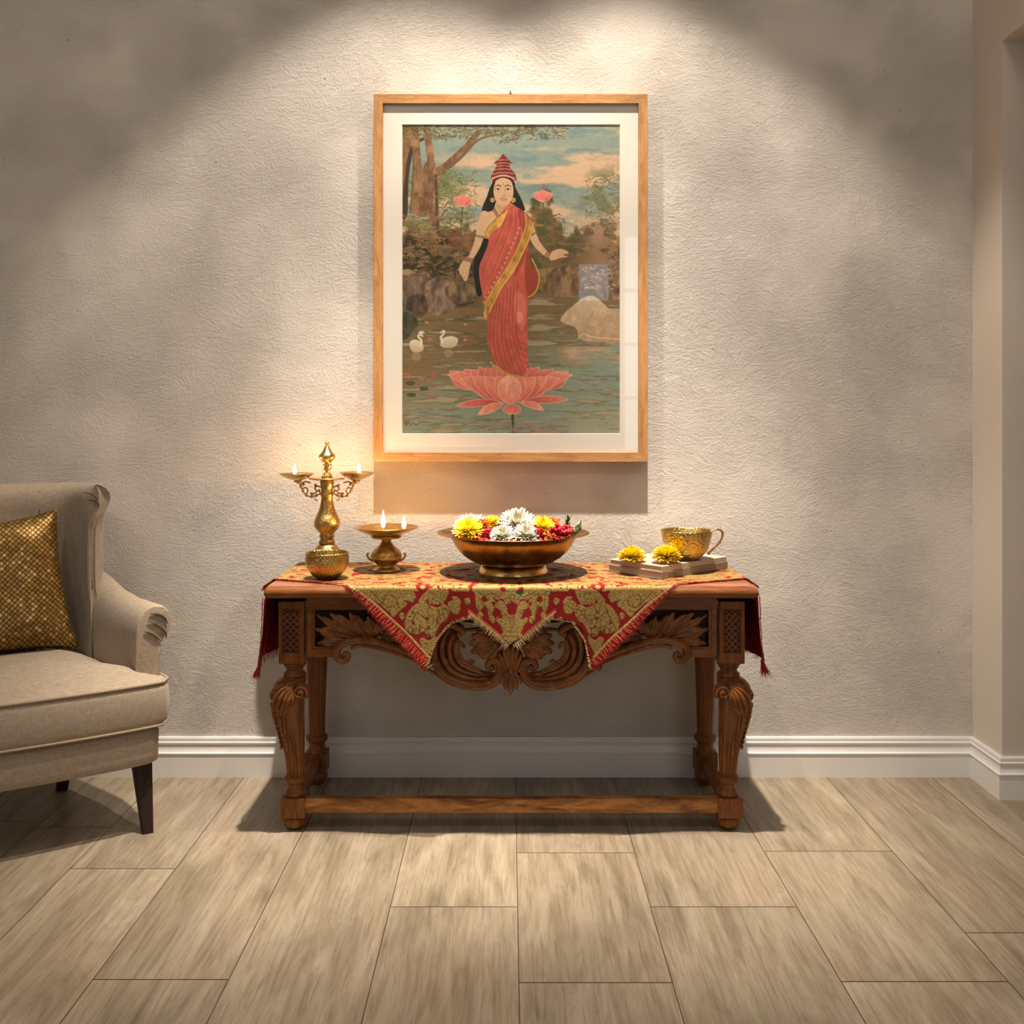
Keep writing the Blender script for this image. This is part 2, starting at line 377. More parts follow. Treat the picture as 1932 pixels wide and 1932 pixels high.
class Canvas:
    def __init__(s, x0, y0, x1, y1, sc_):
        s.x0, s.y0, s.s = x0, y0, sc_; s.W = int(round((x1-x0)*sc_)); s.H = int(round((y1-y0)*sc_))
        s.a = np.zeros((s.H, s.W, 4)); s.a[..., 3] = 0
        s.X, s.Y = np.meshgrid((np.arange(s.W)+.5)/sc_+x0, (np.arange(s.H)+.5)/sc_+y0)
    def box(s, pts, pad=0):
        xs = [p[0] for p in pts]; ys = [p[1] for p in pts]
        i0 = max(0, int((min(ys)-pad-s.y0)*s.s)); i1 = min(s.H, int((max(ys)+pad-s.y0)*s.s)+2)
        j0 = max(0, int((min(xs)-pad-s.x0)*s.s)); j1 = min(s.W, int((max(xs)+pad-s.x0)*s.s)+2)
        return i0, i1, j0, j1
    def mask(s, pts):
        i0, i1, j0, j1 = s.box(pts)
        if i1 <= i0 or j1 <= j0: return None
        X = s.X[i0:i1, j0:j1]; Y = s.Y[i0:i1, j0:j1]; acc = np.zeros(X.shape); d = .25/s.s
        for dx, dy in ((-d, -d), (d, -d), (-d, d), (d, d)):
            x = X+dx; y = Y+dy; par = np.zeros(X.shape, bool); n = len(pts)
            for k in range(n):
                xa, ya = pts[k][:2]; xb, yb = pts[(k+1) % n][:2]
                if ya == yb: continue
                par ^= ((ya > y) != (yb > y)) & (x < (xb-xa)*(y-ya)/(yb-ya)+xa)
            acc += par
        return (i0, i1, j0, j1), acc/4
    def put(s, bx, m, col, al=None):
        i0, i1, j0, j1 = bx; t = s.a[i0:i1, j0:j1]; col = np.asarray(col, float)
        t[..., :3] = t[..., :3]*(1-m[..., None])+col*m[..., None]
        if al is not None: t[..., 3] = t[..., 3]*(1-m)+al*m
    def poly(s, pts, col, smooth=True, alpha=1, al=None, n=6, tex=0, seed=1, grad=None):
        if smooth: pts = catmull(pts, n, True)
        r = s.mask(pts)
        if r is None: return
        bx, m = r; c = np.array(col, float)/255
        if grad is not None:
            X = s.X[bx[0]:bx[1], bx[2]:bx[3]]; Y = s.Y[bx[0]:bx[1], bx[2]:bx[3]]
            (xa, ya), (xb, yb), c2 = grad; L = (xb-xa)**2+(yb-ya)**2
            t = np.clip(((X-xa)*(xb-xa)+(Y-ya)*(yb-ya))/L, 0, 1)[..., None]; c = c*(1-t)+np.array(c2)/255*t
        if tex:
            c = c*np.ones(m.shape+(3,))*(1+tex*(fbm(m.shape, 9*s.s, 14*s.s, 4, seed)-.5)*2)[..., None]
        s.put(bx, m*alpha, c, al)
    def line(s, pts, w_, col, alpha=1, al=None, smooth=True, n=6):
        if smooth and len(pts) > 2: pts = catmull(pts, n)
        pts = [tuple(p) for p in pts]; m_ = len(pts)
        ws = [w_]*m_ if not hasattr(w_, '__len__') else [np.interp(i/(m_-1), np.linspace(0, 1, len(w_)), w_) for i in range(m_)]
        i0, i1, j0, j1 = s.box(pts, max(ws)+1)
        if i1 <= i0 or j1 <= j0: return
        X = s.X[i0:i1, j0:j1]; Y = s.Y[i0:i1, j0:j1]; best = np.full(X.shape, -1e9)
        for k in range(m_-1):
            (xa, ya), (xb, yb) = pts[k][:2], pts[k+1][:2]; L = (xb-xa)**2+(yb-ya)**2+1e-12
            t = np.clip(((X-xa)*(xb-xa)+(Y-ya)*(yb-ya))/L, 0, 1); d = np.hypot(X-xa-t*(xb-xa), Y-ya-t*(yb-ya))
            best = np.maximum(best, (ws[k]*(1-t)+ws[k+1]*t)/2-d)
        s.put((i0, i1, j0, j1), np.clip(best*s.s+.5, 0, 1)*alpha, np.array(col)/255, al)
    def ell(s, cx, cy, rx, ry, col, alpha=1, al=None, rot=0):
        pts = [(cx+rx*math.cos(t)*math.cos(rot)-ry*math.sin(t)*math.sin(rot), cy+rx*math.cos(t)*math.sin(rot)+ry*math.sin(t)*math.cos(rot)) for t in np.linspace(0, 2*PI, 20, endpoint=False)]
        s.poly(pts, col, False, alpha, al)
def lin(a):
    return np.where(a <= .04045, a/12.92, ((np.clip(a, 0, None)+.055)/1.055)**2.4)
# ---------------------------------------------------------------- the room
def struct(name, mb, m, smooth=False, parent=None):
    o = mb.build(name, m, parent, smooth)
    if parent is None: o['kind'] = 'structure'
    return o
XR = 1.633; YP = -.207; ZH = 2.513; XL = -2.9; YB = -5.2; ZC = 3.66; YE = -1.5; XE = 3.0
def slab(name, a, b, m):
    k = MB(); k.box(a, b); return struct(name, k, m)
slab('wall_back', (XL-.1, 0, -.02), (XR, .12, ZC), M_STUC)
slab('wall_left', (XL-.12, YB, -.02), (XL, 0, ZC), M_PLAS)
slab('wall_rear', (XL-.12, YB-.12, -.02), (XE+.1, YB, ZC), M_PLAS)
slab('ceiling', (XL-.12, YB-.12, ZC), (XE+.1, .12, ZC+.1), M_CEIL)
k = MB()                                            # right wall with its tall opening, and the passage behind it
k.box((XR, YP, -.02), (XE+.1, .12, ZC))
k.box((XR, YB, -.02), (XR+.2, YE, ZC)); k.box((XR, YE, ZH), (XR+.2, YP, ZC)); k.box((XR+.2, YE-.1, -.02), (XE, YE, ZC))
k.box((XE, YE, -.02), (XE+.1, YP, ZC)); k.box((XR+.2, YE, ZH), (XE, YP, ZH+.1))
struct('wall_right', k, M_PLAS)
# floor: planks as measured, seams along the room's depth, over a dark bed
SEAM = [-3.05, -2.72, -2.38, -2.05, -1.70, -1.46, -1.229, -.934, -.63, -.308, .02, .362, .739, 1.112, 1.48, 1.83, 2.17, 2.5, 2.83, 3.1]
def fd(py): return CAMZ*F/(py-CY)+CAMY
JO = {5: [-.4, -1.6, -3], 6: [fd(1561), -1.5], 7: [fd(1639), -1.75], 8: [fd(1848), -2.5], 9: [-1.85], 10: [fd(1711), -2.2], 11: [fd(1609), fd(1854)], 12: [fd(1711), -2.3], 13: [fd(1606), fd(1852)], 14: [fd(1760), -2.3]}
# JO is keyed by the seam on the plank row's right side
me_v, me_f, pid = [], [], []
g = .0011; ident = 0
for i in range(1, len(SEAM)):
    cuts = JO.get(i, [-.35-.37*((i*5) % 4), -2.2-.2*(i % 3)])
    ys = [.0]+sorted(cuts, reverse=True)+[-4.1+.17*(i % 4), YB]
    for j in range(len(ys)-1):
        x0, x1, y1, y0 = SEAM[i-1]+g, SEAM[i]-g, ys[j]-g*1.3, ys[j+1]+g*1.3
        b = len(me_v); me_v += [(x0, y0, 0), (x1, y0, 0), (x1, y1, 0), (x0, y1, 0)]; me_f.append((b, b+1, b+2, b+3)); pid.append(RS.rand())
k = MB(); k.v = me_v; k.f = me_f
k.add([(XL-.12, YB-.1, -.0015), (XE, YB-.1, -.0015), (XE, .0, -.0015), (XL-.12, 0, -.0015)], [(0, 1, 2, 3)])
k.box((XL-.12, YB-.1, -.05), (XE, 0, -.003))
fo = struct('floor', k, M_FLOOR); fo.data.materials.append(M_GAP)
at = fo.data.attributes.new('plank', 'FLOAT', 'FACE')
for fi, p in enumerate(fo.data.polygons):
    if fi < len(pid): at.data[fi].value = pid[fi]
    else: p.material_index = 1
for p in fo.data.polygons[:len(pid)]: 
    if p.normal.z < 0: p.flip()
# skirting boards
PROF = [(0, 0), (.019, 0), (.019, .079), (.0215, .082), (.0215, .0855), (.0165, .089), (.0135, .097), (.012, .109), (.0125, .114), (.0155, .118), (.0155, .1215), (.0115, .1235), (.0115, .134), (.009, .139), (0, .139)]
def skirting(name, p0, p1, nrm, e0=0, e1=0):
    k = MB(); p0 = Vector(p0); p1 = Vector(p1); d = (p1-p0).normalized(); nrm = Vector(nrm)
    k.loft([[p0+nrm*t-d*(e0*t)+Vector((0, 0, z)) for t, z in PROF], [p1+nrm*t+d*(e1*t)+Vector((0, 0, z)) for t, z in PROF]])
    return struct(name, k, M_TRIM)
skirting('baseboard_back', (XL, 0, 0), (XR, 0, 0), (0, -1, 0), -1, -1)
skirting('baseboard_right', (XR, 0, 0), (XR, YP, 0), (-1, 0, 0), -1, 1)
skirting('baseboard_passage', (XR, YP, 0), (XE, YP, 0), (0, -1, 0), 1, 0)
skirting('baseboard_left', (XL, YB, 0), (XL, 0, 0), (1, 0, 0), 0, -1)
# daylight: a glazed door in the rear wall (mirrored in the picture glass) and an unseen window added in the left wall as fill
def glazed(name, a, b, axis, nx, nz, glass):
    k = MB(); x0, y0, z0 = a; x1, y1, z1 = b
    t = .045
    def bar(p, q): k.box(p, q)
    if axis == 'x':
        bar((x0-t, y0, z0-t), (x0, y1, z1+t)); bar((x1, y0, z0-t), (x1+t, y1, z1+t)); bar((x0, y0, z1), (x1, y1, z1+t)); bar((x0, y0, z0-t), (x1, y1, z0))
        for i in range(1, nx): xx = x0+(x1-x0)*i/nx; bar((xx-.014, y0+.005, z0), (xx+.014, y1-.005, z1))
        for i in range(1, nz): zz = z0+(z1-z0)*i/nz; bar((x0, y0+.005, zz-.014), (x1, y1-.005, zz+.014))
        g_ = MB(); g_.box((x0, y0+.002, z0), (x1, y0+.012, z1))
    else:
        bar((x0, y0-t, z0-t), (x1, y0, z1+t)); bar((x0, y1, z0-t), (x1, y1+t, z1+t)); bar((x0, y0, z1), (x1, y1, z1+t)); bar((x0, y0, z0-t), (x1, y1, z0))
        for i in range(1, nx): yy = y0+(y1-y0)*i/nx; bar((x0+.005, yy-.014, z0), (x1-.005, yy+.014, z1))
        for i in range(1, nz): zz = z0+(z1-z0)*i/nz; bar((x0+.005, y0, zz-.014), (x1-.005, y1, zz+.014))
        g_ = MB(); g_.box((x0+.002, y0, z0), (x0+.012, y1, z1))
    o = struct(name, k, M_TRIM); g_.build('glass', glass, o, False); return o
glazed('door_1', (1.0, YB+.001, .05), (1.58, YB+.05, 2.86), 'x', 2, 6, M_DAY)
glazed('window_1', (.60, YB+.001, 2.30), (.86, YB+.05, 2.62), 'x', 1, 1, M_DAY)
glazed('added_side_window', (XL+.001, -4.5, .9), (XL+.05, -2.3, 2.6), 'y', 3, 2, M_SIDEFILL)
# a small chip on the plaster corner and scuffs are left to the materials

# ---------------------------------------------------------------- framed picture
def painting():
    c = Canvas(755, 231, 1174, 823, 1.25); sh = (c.H, c.W); X, Y = c.X, c.Y
    n1 = fbm(sh, 150, 42, 6, 1); n2 = fbm(sh, 70, 22, 6, 2); n3 = fbm(sh, 110, 9, 6, 3); n4 = fbm(sh, 26, 20, 6, 4); n5 = fbm(sh, 50, 50, 5, 5)
    def st(a, b, x): t = np.clip((x-a)/(b-a), 0, 1); return t*t*(3-2*t)
    def mixc(base, col, m): return base*(1-m[..., None])+np.array(col, float)/255*m[..., None]
    sky = np.zeros(sh+(3,))+np.array([133, 148, 134])/255
    sky = mixc(sky, (114, 136, 130), st(.5, .62, n2))
    sky = mixc(sky, (214, 172, 134), st(.43, .62, n1)*st(225, 300, Y+(X-960)*.3)*.95)
    sky = mixc(sky, (206, 178, 140), st(350, 470, Y)*.55)
    img = sky
    # far woods and banks
    hz = 470+60*(n5-.5)
    wood_ = st(-10, 12, Y-(430-.0*X)+80*(n4-.5)-np.clip((910-X)/30, 0, 1)*40*0+np.clip((X-1000)/40, 0, 1)*(55-(X-1080)*.25)*0+np.clip((X-985)/30, 0, 1)*np.clip((1065-X)/30, 0, 1)*60-np.clip((X-1060)/40, 0, 1)*10)
    wc = mixc(np.zeros(sh+(3,))+np.array([116, 92, 58])/255, (84, 82, 48), st(.45, .6, n4)); wc = mixc(wc, (150, 112, 66), st(.56, .7, n2))
    img = img*(1-wood_[..., None])+wc*wood_[..., None]
    # foliage haze left, green
    fg = st(.42, .58, n4)*st(905, 850, X+60*(n5-.5))*st(300, 345, Y)*st(470, 420, Y)
    img = mixc(img, (112, 116, 66), fg*.9); img = mixc(img, (160, 152, 96), st(.57, .68, n2)*fg*.8)
    fr = st(.47, .56, n4)*st(1090, 1135, X+50*(n5-.5))*st(300, 340, Y)*st(470, 440, Y)
    img = mixc(img, (120, 118, 80), fr*.85)
    rr = st(.40, .52, n5+.1*n4)*st(1080, 1130, X)*st(400, 440, Y)*st(560, 540, Y)
    img = mixc(img, (158, 118, 84), rr*.8); img = mixc(img, (92, 72, 50), st(.55, .62, n4)*rr*.8)
    # bank of shrubs left
    bk = st(430, 455, Y+30*(n4-.5))*st(925, 880, X+30*(n5-.5))
    bc = mixc(np.zeros(sh+(3,))+np.array([112, 88, 54])/255, (58, 54, 38), st(.47, .58, n4)); bc = mixc(bc, (164, 128, 84), st(.56, .68, n2)); bc = mixc(bc, (158, 88, 60), st(.60, .72, n1)*.7)
    img = img*(1-bk[..., None])+bc*bk[..., None]
    # water
    wm = st(-6, 8, Y-(575+15*(n4-.5)-np.where(X > 960, 25, 0)))
    wt = mixc(np.zeros(sh+(3,))+np.array([122, 98, 62])/255, (124, 138, 118), st(640, 780, Y+(X-900)*.35+90*(n5-.5)))
    wt = mixc(wt, (74, 72, 52), st(.50, .60, n3)*st(700, 600, Y)*.8*st(1010, 900, X)); wt = mixc(wt, (96, 84, 54), st(.53, .62, n3)*.6)
    wt = mixc(wt, (176, 158, 124), st(.60, .70, n3)*.7); wt = mixc(wt, (204, 152, 120), st(.50, .62, n1)*st(1040, 1080, X)*st(690, 660, Y-0*X)*st(640, 665, Y)*.8+st(.52, .6, n3)*st(1050, 1100, X)*st(700, 680, Y)*st(655, 675, Y)*.5)
    wt = mixc(wt, (170, 164, 124), st(740, 815, Y)*st(1020, 1120, X)*.5)
    img = img*(1-wm[..., None])+wt*wm[..., None]
    c.a[..., :3] = img; c.a[..., 3] = 0
    # rocks left and right
    for i, (pts, col) in enumerate([([(755, 545), (775, 520), (800, 512), (812, 540), (806, 575), (780, 596), (755, 592)], (104, 84, 64)), ([(800, 540), (826, 522), (852, 528), (864, 550), (856, 580), (830, 596), (808, 585)], (122, 98, 78)), ([(770, 560), (800, 556), (806, 590), (770, 600)], (78, 64, 50)), ([(842, 540), (880, 535), (905, 548), (898, 566), (850, 572)], (112, 92, 66)), ([(755, 588), (775, 590), (790, 610), (776, 632), (755, 640)], (70, 70, 50)),
        ([(1030, 520), (1060, 500), (1100, 512), (1110, 545), (1060, 560), (1020, 548)], (124, 94, 66)), ([(1130, 505), (1174, 495), (1174, 560), (1128, 555)], (126, 96, 72))]):
        c.poly(pts, col, tex=.55, seed=20+i)
        c.line([(p[0], p[1]-1) for p in pts[:4]], 1.2, (150, 122, 92), .5)
    # trees
    c.poly([(755, 236), (775, 236), (773, 300), (764, 345), (768, 400), (755, 410)], (132, 98, 66), tex=.3, seed=40)
    c.poly([(757, 405), (763, 340), (770, 290), (782, 268), (800, 258), (802, 262), (785, 274), (776, 300), (770, 345), (768, 406)], (74, 56, 42))
    c.poly([(776, 240), (790, 240), (794, 300), (797, 318), (806, 300), (797, 240), (812, 240), (818, 290), (822, 316), (836, 308), (868, 280), (900, 244), (912, 244), (896, 266), (870, 300), (838, 328), (826, 345), (826, 400), (830, 440), (818, 440), (812, 410), (790, 408), (776, 398), (780, 330)], (138, 100, 68), False, tex=.45, seed=41)
    c.line([(822, 330), (824, 380), (826, 436)], (5, 7), (76, 58, 42), .8)
    c.line([(780, 300), (778, 345), (774, 400)], 3, (90, 68, 48), .7)
    for xx in (792, 800, 808, 815): c.line([(xx, 300+RS.rand()*20), (xx+3, 350), (xx-1, 395)], 1, (92, 62, 44), .5)
    c.line([(836, 322), (870, 296), (905, 262), (950, 252)], (6, 3), (118, 84, 58))
    def leaves(x0, x1, y0, y1, n, cols, l=7, seed=0):
        rs = np.random.RandomState(seed)
        for _ in range(n):
            x = x0+rs.rand()*(x1-x0); y = y0+rs.rand()*(y1-y0); a = rs.rand()*2*PI; q = l*(.5+rs.rand())
            c.line([(x, y), (x+q*math.cos(a), y+q*.5*math.sin(a)+1)], (2.4, .6), cols[rs.randint(len(cols))], .8, smooth=False)
    G1 = [(92, 84, 48), (70, 66, 40), (132, 116, 70), (110, 104, 62), (122, 88, 52)]
    leaves(758, 900, 233, 262, 320, G1, 8, 1); leaves(900, 1010, 233, 252, 180, G1, 8, 2); leaves(930, 985, 245, 270, 70, G1, 7, 3); leaves(1000, 1070, 236, 262, 100, G1, 7, 4)
    leaves(826, 900, 320, 420, 300, [(126, 126, 76), (100, 106, 60), (150, 148, 98), (84, 90, 52)], 8, 5)
    leaves(1105, 1172, 330, 430, 190, [(110, 108, 74), (92, 98, 62), (140, 128, 88)], 8, 6)
    leaves(760, 890, 400, 520, 420, [(70, 60, 38), (150, 112, 66), (168, 124, 84), (96, 84, 48), (150, 76, 52), (120, 104, 62)], 11, 7)
    leaves(1000, 1070, 400, 500, 170, [(98, 78, 48), (80, 64, 40), (120, 92, 58)], 8, 8)
    leaves(1095, 1165, 500, 545, 120, [(190, 176, 150), (150, 96, 76), (96, 90, 66)], 7, 9)
    rs = np.random.RandomState(5)
    for _ in range(420):     # water strokes
        x = 758+rs.rand()*410; y = 590+rs.rand()**.8*228; L = 8+rs.rand()*26
        cc = [(78, 80, 60), (150, 150, 124), (104, 92, 62), (172, 160, 128), (118, 134, 118)][rs.randint(5)]
        if x > 1010 and rs.rand() < .25 and y > 640: cc = (206, 158, 128)
        c.line([(x, y), (x+L*.5, y+rs.randn()*.8), (x+L, y+rs.randn())], (.5, 1.5, .4), cc, .45)
    # a pale boulder rising from the lake, right
    c.poly([(1058, 606), (1066, 590), (1082, 576), (1100, 562), (1118, 558), (1134, 568), (1150, 582), (1174, 592), (1174, 642), (1130, 645), (1095, 640), (1086, 618)], (196, 170, 134), tex=.14, seed=61, grad=((1100, 560), (1130, 645), (170, 134, 98)))
    c.line([(1122, 586), (1112, 600), (1110, 618), (1130, 612), (1146, 596)], 1.4, (146, 116, 84), .7); c.line([(1090, 640), (1100, 630), (1120, 636), (1170, 640)], 2, (214, 196, 164), .7)
    # two swans, water lilies
    for (x, y, f, s_) in ((785, 655, 1, 1), (846, 648, -1, 1.15)):
        c.poly([(x-13*s_*f, y-6), (x-6*s_*f, y-14*s_), (x+6*s_*f, y-12*s_), (x+14*s_*f, y-2), (x+10*s_*f, y+8), (x-6*s_*f, y+9)] if f > 0 else [(x-16, y+2), (x-10, y-10), (x+6, y-14), (x+18, y-8), (x+12, y+6), (x-8, y+8)], (214, 198, 164), grad=((x, y-12), (x, y+9), (180, 156, 120)))
        c.line([(x+(8 if f > 0 else -12), y-3), (x+(10 if f > 0 else -14), y-12), (x+(4 if f > 0 else -8), y-20), (x+(7 if f > 0 else -9), y-24), (x+(12 if f > 0 else -14), y-21)], (4.5, 3), (218, 204, 172))
        c.ell(x, y+18, 9, 8, (168, 136, 104), .55)
    for (x, y, r, cc) in ((795, 627, 7, (226, 214, 200)), (805, 608, 4, (206, 112, 90)), (812, 640, 8, (186, 96, 72)), (878, 641, 4, (204, 120, 98)), (768, 706, 9, (190, 74, 54)), (817, 706, 8, (190, 72, 54)), (796, 714, 6, (182, 86, 62)), (822, 730, 5, (180, 96, 70)), (814, 748, 6, (188, 88, 66)), (878, 612, 3, (196, 130, 104))):
        for a in range(8): c.line([(x, y), (x+r*math.cos(a*PI/4+.3), y+r*.6*math.sin(a*PI/4+.3))], (2.2, .8), tuple(min(255, v+rs.randint(-14, 26)) for v in cc), .9, smooth=False)
    for (x, y) in ((774, 723), (800, 733), (776, 745)): c.ell(x, y, 9, 4, (70, 66, 50), .8)
    # lotus platform
    PINK = (216, 118, 96); LT = (238, 168, 138); DK = (184, 72, 60)
    def petal(bx, by, tx, ty, w_, c1, c2, bend=0, edge=(240, 176, 148)):
        dx, dy = tx-bx, ty-by; L = math.hypot(dx, dy); nx, ny = -dy/L, dx/L; mx, my = bx+dx*.5+nx*bend, by+dy*.5+ny*bend
        l = [(bx, by), (bx+dx*.22+nx*(bend*.7+w_*.34), by+dy*.22+ny*(bend*.7+w_*.34)), (mx+nx*w_*.5, my+ny*w_*.5), (bx+dx*.8+nx*(bend*.7+w_*.36), by+dy*.8+ny*(bend*.7+w_*.36)), (tx, ty)]
        r = [(bx+dx*.8+nx*(bend*.7-w_*.36), by+dy*.8+ny*(bend*.7-w_*.36)), (mx-nx*w_*.5, my-ny*w_*.5), (bx+dx*.22+nx*(bend*.7-w_*.34), by+dy*.22+ny*(bend*.7-w_*.34))]
        lp = catmull(l, 6); rp = catmull([l[-1]]+r+[l[0]], 6)
        c.poly([tuple(p) for p in lp]+[tuple(p) for p in rp], c1, False, grad=((bx, by), (tx, ty), c2), tex=.12, seed=int(abs(tx)) % 97)
        c.line(lp, .9, edge, .8, smooth=False); c.line(rp, .9, edge, .8, smooth=False)
        for q in (-.22, .0, .22): c.line([(bx+dx*.15+nx*(bend*.5+q*w_*.5), by+dy*.15+ny*(bend*.5+q*w_*.5)), (mx+nx*w_*q, my+ny*w_*q), (bx+dx*.78+nx*(bend*.7+q*w_*.5), by+dy*.78+ny*(bend*.7+q*w_*.5))], .7, DK, .35)
    for i in range(17):
        t = -1+2*i/16; petal(962+t*70, 735, 960+t*112, 694-10*(1-abs(t))+abs(t)*6+(i % 2)*3, 26, DK if t > .3 else (200, 92, 76), PINK, 0)
    for t, w_ in ((-1, 22), (1, 22), (-.8, 24), (.8, 24), (-.6, 27), (.6, 27), (-.4, 30), (.4, 30), (-.2, 30), (.2, 28)):
        petal(963+t*38, 760, 962+t*118, 716-8*(1-abs(t))-(9 if abs(t) > .9 else 0), w_+2, DK if abs(t) > .5 else (206, 90, 74), (226, 136, 110), -t*13)
    petal(963, 764, 960, 706, 46, (222, 120, 96), LT)
    petal(945, 758, 861, 766, 14, DK, PINK, 2); petal(985, 758, 1072, 754, 14, DK, PINK, -2); petal(950, 762, 902, 782, 16, PINK, (230, 150, 122), 2)
    petal(982, 760, 1026, 774, 13, PINK, (230, 150, 122), -3); petal(966, 762, 966, 783, 34, (200, 88, 74), (226, 136, 112))
    c.line([(967, 784), (968, 802)], 5, (66, 66, 56)); c.line([(968, 802), (968, 819)], 4, (84, 92, 84), .7)
    for _ in range(60):
        x = 968+rs.randn()*45; y = 794+rs.rand()*26; c.line([(x, y), (x+8+rs.rand()*16, y+rs.randn()*.6)], (1.8, .5), [(190, 84, 84), (176, 100, 98), (206, 138, 122), (128, 66, 62)][rs.randint(4)], .6, smooth=False)
    # two lotus blooms on tall stems, either side
    for (x, y, xb) in ((873, 378, 868), (1024, 369, 1034)):
        c.line([(x, y+10), (x-3 if x < 900 else x+4, y+60), (xb, 560)], (2.4, 1.6), (92, 92, 56))
        for i in range(9):
            t = -1+i/4; petal(x+t*3, y+11, x+t*18, y-12*(1-abs(t)*.55), 8, (224, 84, 72), (232, 126, 108), 0, (240, 160, 140))
    # standing woman in a red sari
    HAIR = (34, 38, 32); SK = (208, 164, 120); SKD = (182, 130, 92)
    c.poly([(930, 345), (918, 372), (910, 392), (904, 430), (896, 480), (894, 520), (905, 560), (930, 500), (960, 420), (985, 400), (990, 392), (976, 360), (960, 338)], HAIR)
    # arms
    c.line([(914, 405), (908, 432), (900, 462), (886, 490)], (16, 17, 14, 9), SK); c.line([(1000, 430), (1012, 458), (1030, 478), (1044, 484)], (16, 14, 10, 8), SK)
    c.poly([(880, 484), (890, 488), (886, 506), (884, 520), (880, 529), (875, 529), (872, 522), (866, 512), (868, 500)], SK)
    for xx in (872, 877, 882): c.line([(xx+2, 510), (xx, 528)], .7, SKD, .7)
    c.poly([(1038, 478), (1046, 472), (1058, 469), (1071, 474), (1072, 478), (1062, 480), (1071, 484), (1058, 486), (1046, 490), (1038, 490)], (214, 158, 124))
    for dy in (0, 4, 8): c.line([(1052, 473+dy), (1068, 475+dy)], .7, SKD, .6)
    for a, b in (((897, 444), (915, 448)), ((877, 485), (893, 490)), ((875, 489), (891, 494)), ((1001, 444), (1012, 438)), ((1028, 484), (1034, 474)), ((1032, 487), (1038, 477))):
        c.line([a, b], 3.4, (110, 50, 40), smooth=False); c.line([a, b], 1, (220, 190, 140), .8, smooth=False)
    # torso skin, neck
    c.poly([(938, 378), (958, 378), (962, 394), (950, 410), (925, 435), (918, 450), (912, 440), (908, 416), (914, 402), (930, 396)], SK)
    c.poly([(936, 386), (962, 386), (958, 396), (948, 404), (940, 398)], SKD, alpha=.5)
    for r_ in (0, 4, 8): c.line([(933-r_*.4, 392+r_*.4), (940, 404+r_), (948, 408+r_*1.2)], 1.4, (120, 58, 44), .85)
    # sari body
    RED = (196, 84, 66); RD = (150, 50, 42); RL = (224, 112, 86)
    c.poly([(960, 384), (975, 390), (995, 404), (1006, 420), (1003, 440), (996, 470), (1000, 500), (1016, 520), (1012, 545), (998, 560), (996, 600), (995, 660), (996, 692), (984, 710), (962, 706), (944, 694), (928, 672), (920, 640), (918, 590), (907, 540), (904, 505), (914, 478), (922, 455), (918, 440), (940, 410)], RED, tex=.14, seed=70)
    c.poly([(996, 470), (1002, 500), (1017, 518), (1012, 548), (998, 562), (990, 520)], (158, 62, 44)); c.line([(1004, 488), (1017, 520), (1012, 548), (998, 560)], 3, (196, 146, 54))
    c.poly([(976, 395), (1006, 420), (996, 462), (984, 500), (970, 520), (988, 455)], RD, alpha=.6)
    c.poly([(975, 550), (990, 560), (993, 600), (985, 625), (975, 600), (968, 570)], RL, alpha=.75); c.ell(980, 598, 7, 11, (238, 150, 124), .6)
    for pts in ([(966, 392), (962, 430), (935, 500), (912, 545)], [(973, 396), (972, 440), (948, 500), (918, 560)], [(981, 402), (980, 450), (960, 500), (930, 560)], [(955, 410), (940, 450), (920, 490), (910, 520)]):
        c.line(pts, 2, RD, .4); c.line([(p[0]+3, p[1]) for p in pts], 1.6, RL, .45)
    for i in range(8):
        x = 927+i*6.5; p = [(x+5, 575-i*7), (x-2+i*.5, 620), (x-2+i*2, 660), (x+8+i*3, 690+min(i, 4)*3)]
        c.line(p, 2.0, RD, .38); c.line([(q[0]+2.4, q[1]) for q in p], 1.5, RL, .3)
    for i in range(4): c.line([(955+i*6, 600+i*22), (972+i*4, 640+i*14), (994, 650+i*12)], 1.6, RD, .5); c.line([(955+i*6, 603+i*22), (972+i*4, 643+i*14), (994, 653+i*12)], 1.2, RL, .5)
    # gold border
    c.poly([(990, 402), (1006, 420), (1000, 446), (985, 480), (968, 512), (945, 545), (922, 590), (916, 606), (912, 592), (915, 574), (936, 536), (962, 496), (982, 455), (992, 425)], (196, 140, 52), False, tex=.35, seed=77)
    c.line([(990, 402), (992, 425), (982, 455), (962, 496), (936, 536), (914, 575)], 1.2, (226, 178, 92)); c.line([(1006, 420), (1000, 446), (985, 480), (968, 512), (945, 545), (922, 590)], 1.4, (232, 190, 96))
    c.poly([(950, 402), (958, 396), (946, 424), (928, 438), (919, 450), (917, 438), (926, 422)], (206, 150, 62), tex=.3, seed=78); c.line([(952, 398), (930, 418), (917, 436), (918, 450)], 1.4, (150, 84, 40))
    for i in range(16):
        t = i/15; x = 985-68*t+3*math.sin(t*3); y = 430+140*t; c.ell(x-5, y, 1.6, 2.2, (222, 176, 92), .8)
    c.line([(926, 684), (945, 699), (962, 707), (984, 711)], 3.5, (190, 146, 66)); 
    # head, features, tall jewelled cap
    c.ell(950, 360, 19, 29, SK); c.poly([(931, 360), (934, 378), (943, 390), (952, 391), (962, 386), (969, 370), (966, 388), (952, 394), (938, 388)], SKD, alpha=.6)
    c.poly([(931, 362), (932, 345), (941, 337), (950, 335), (960, 338), (968, 346), (969, 360), (972, 346), (966, 333), (950, 328), (935, 332), (928, 346)], HAIR)
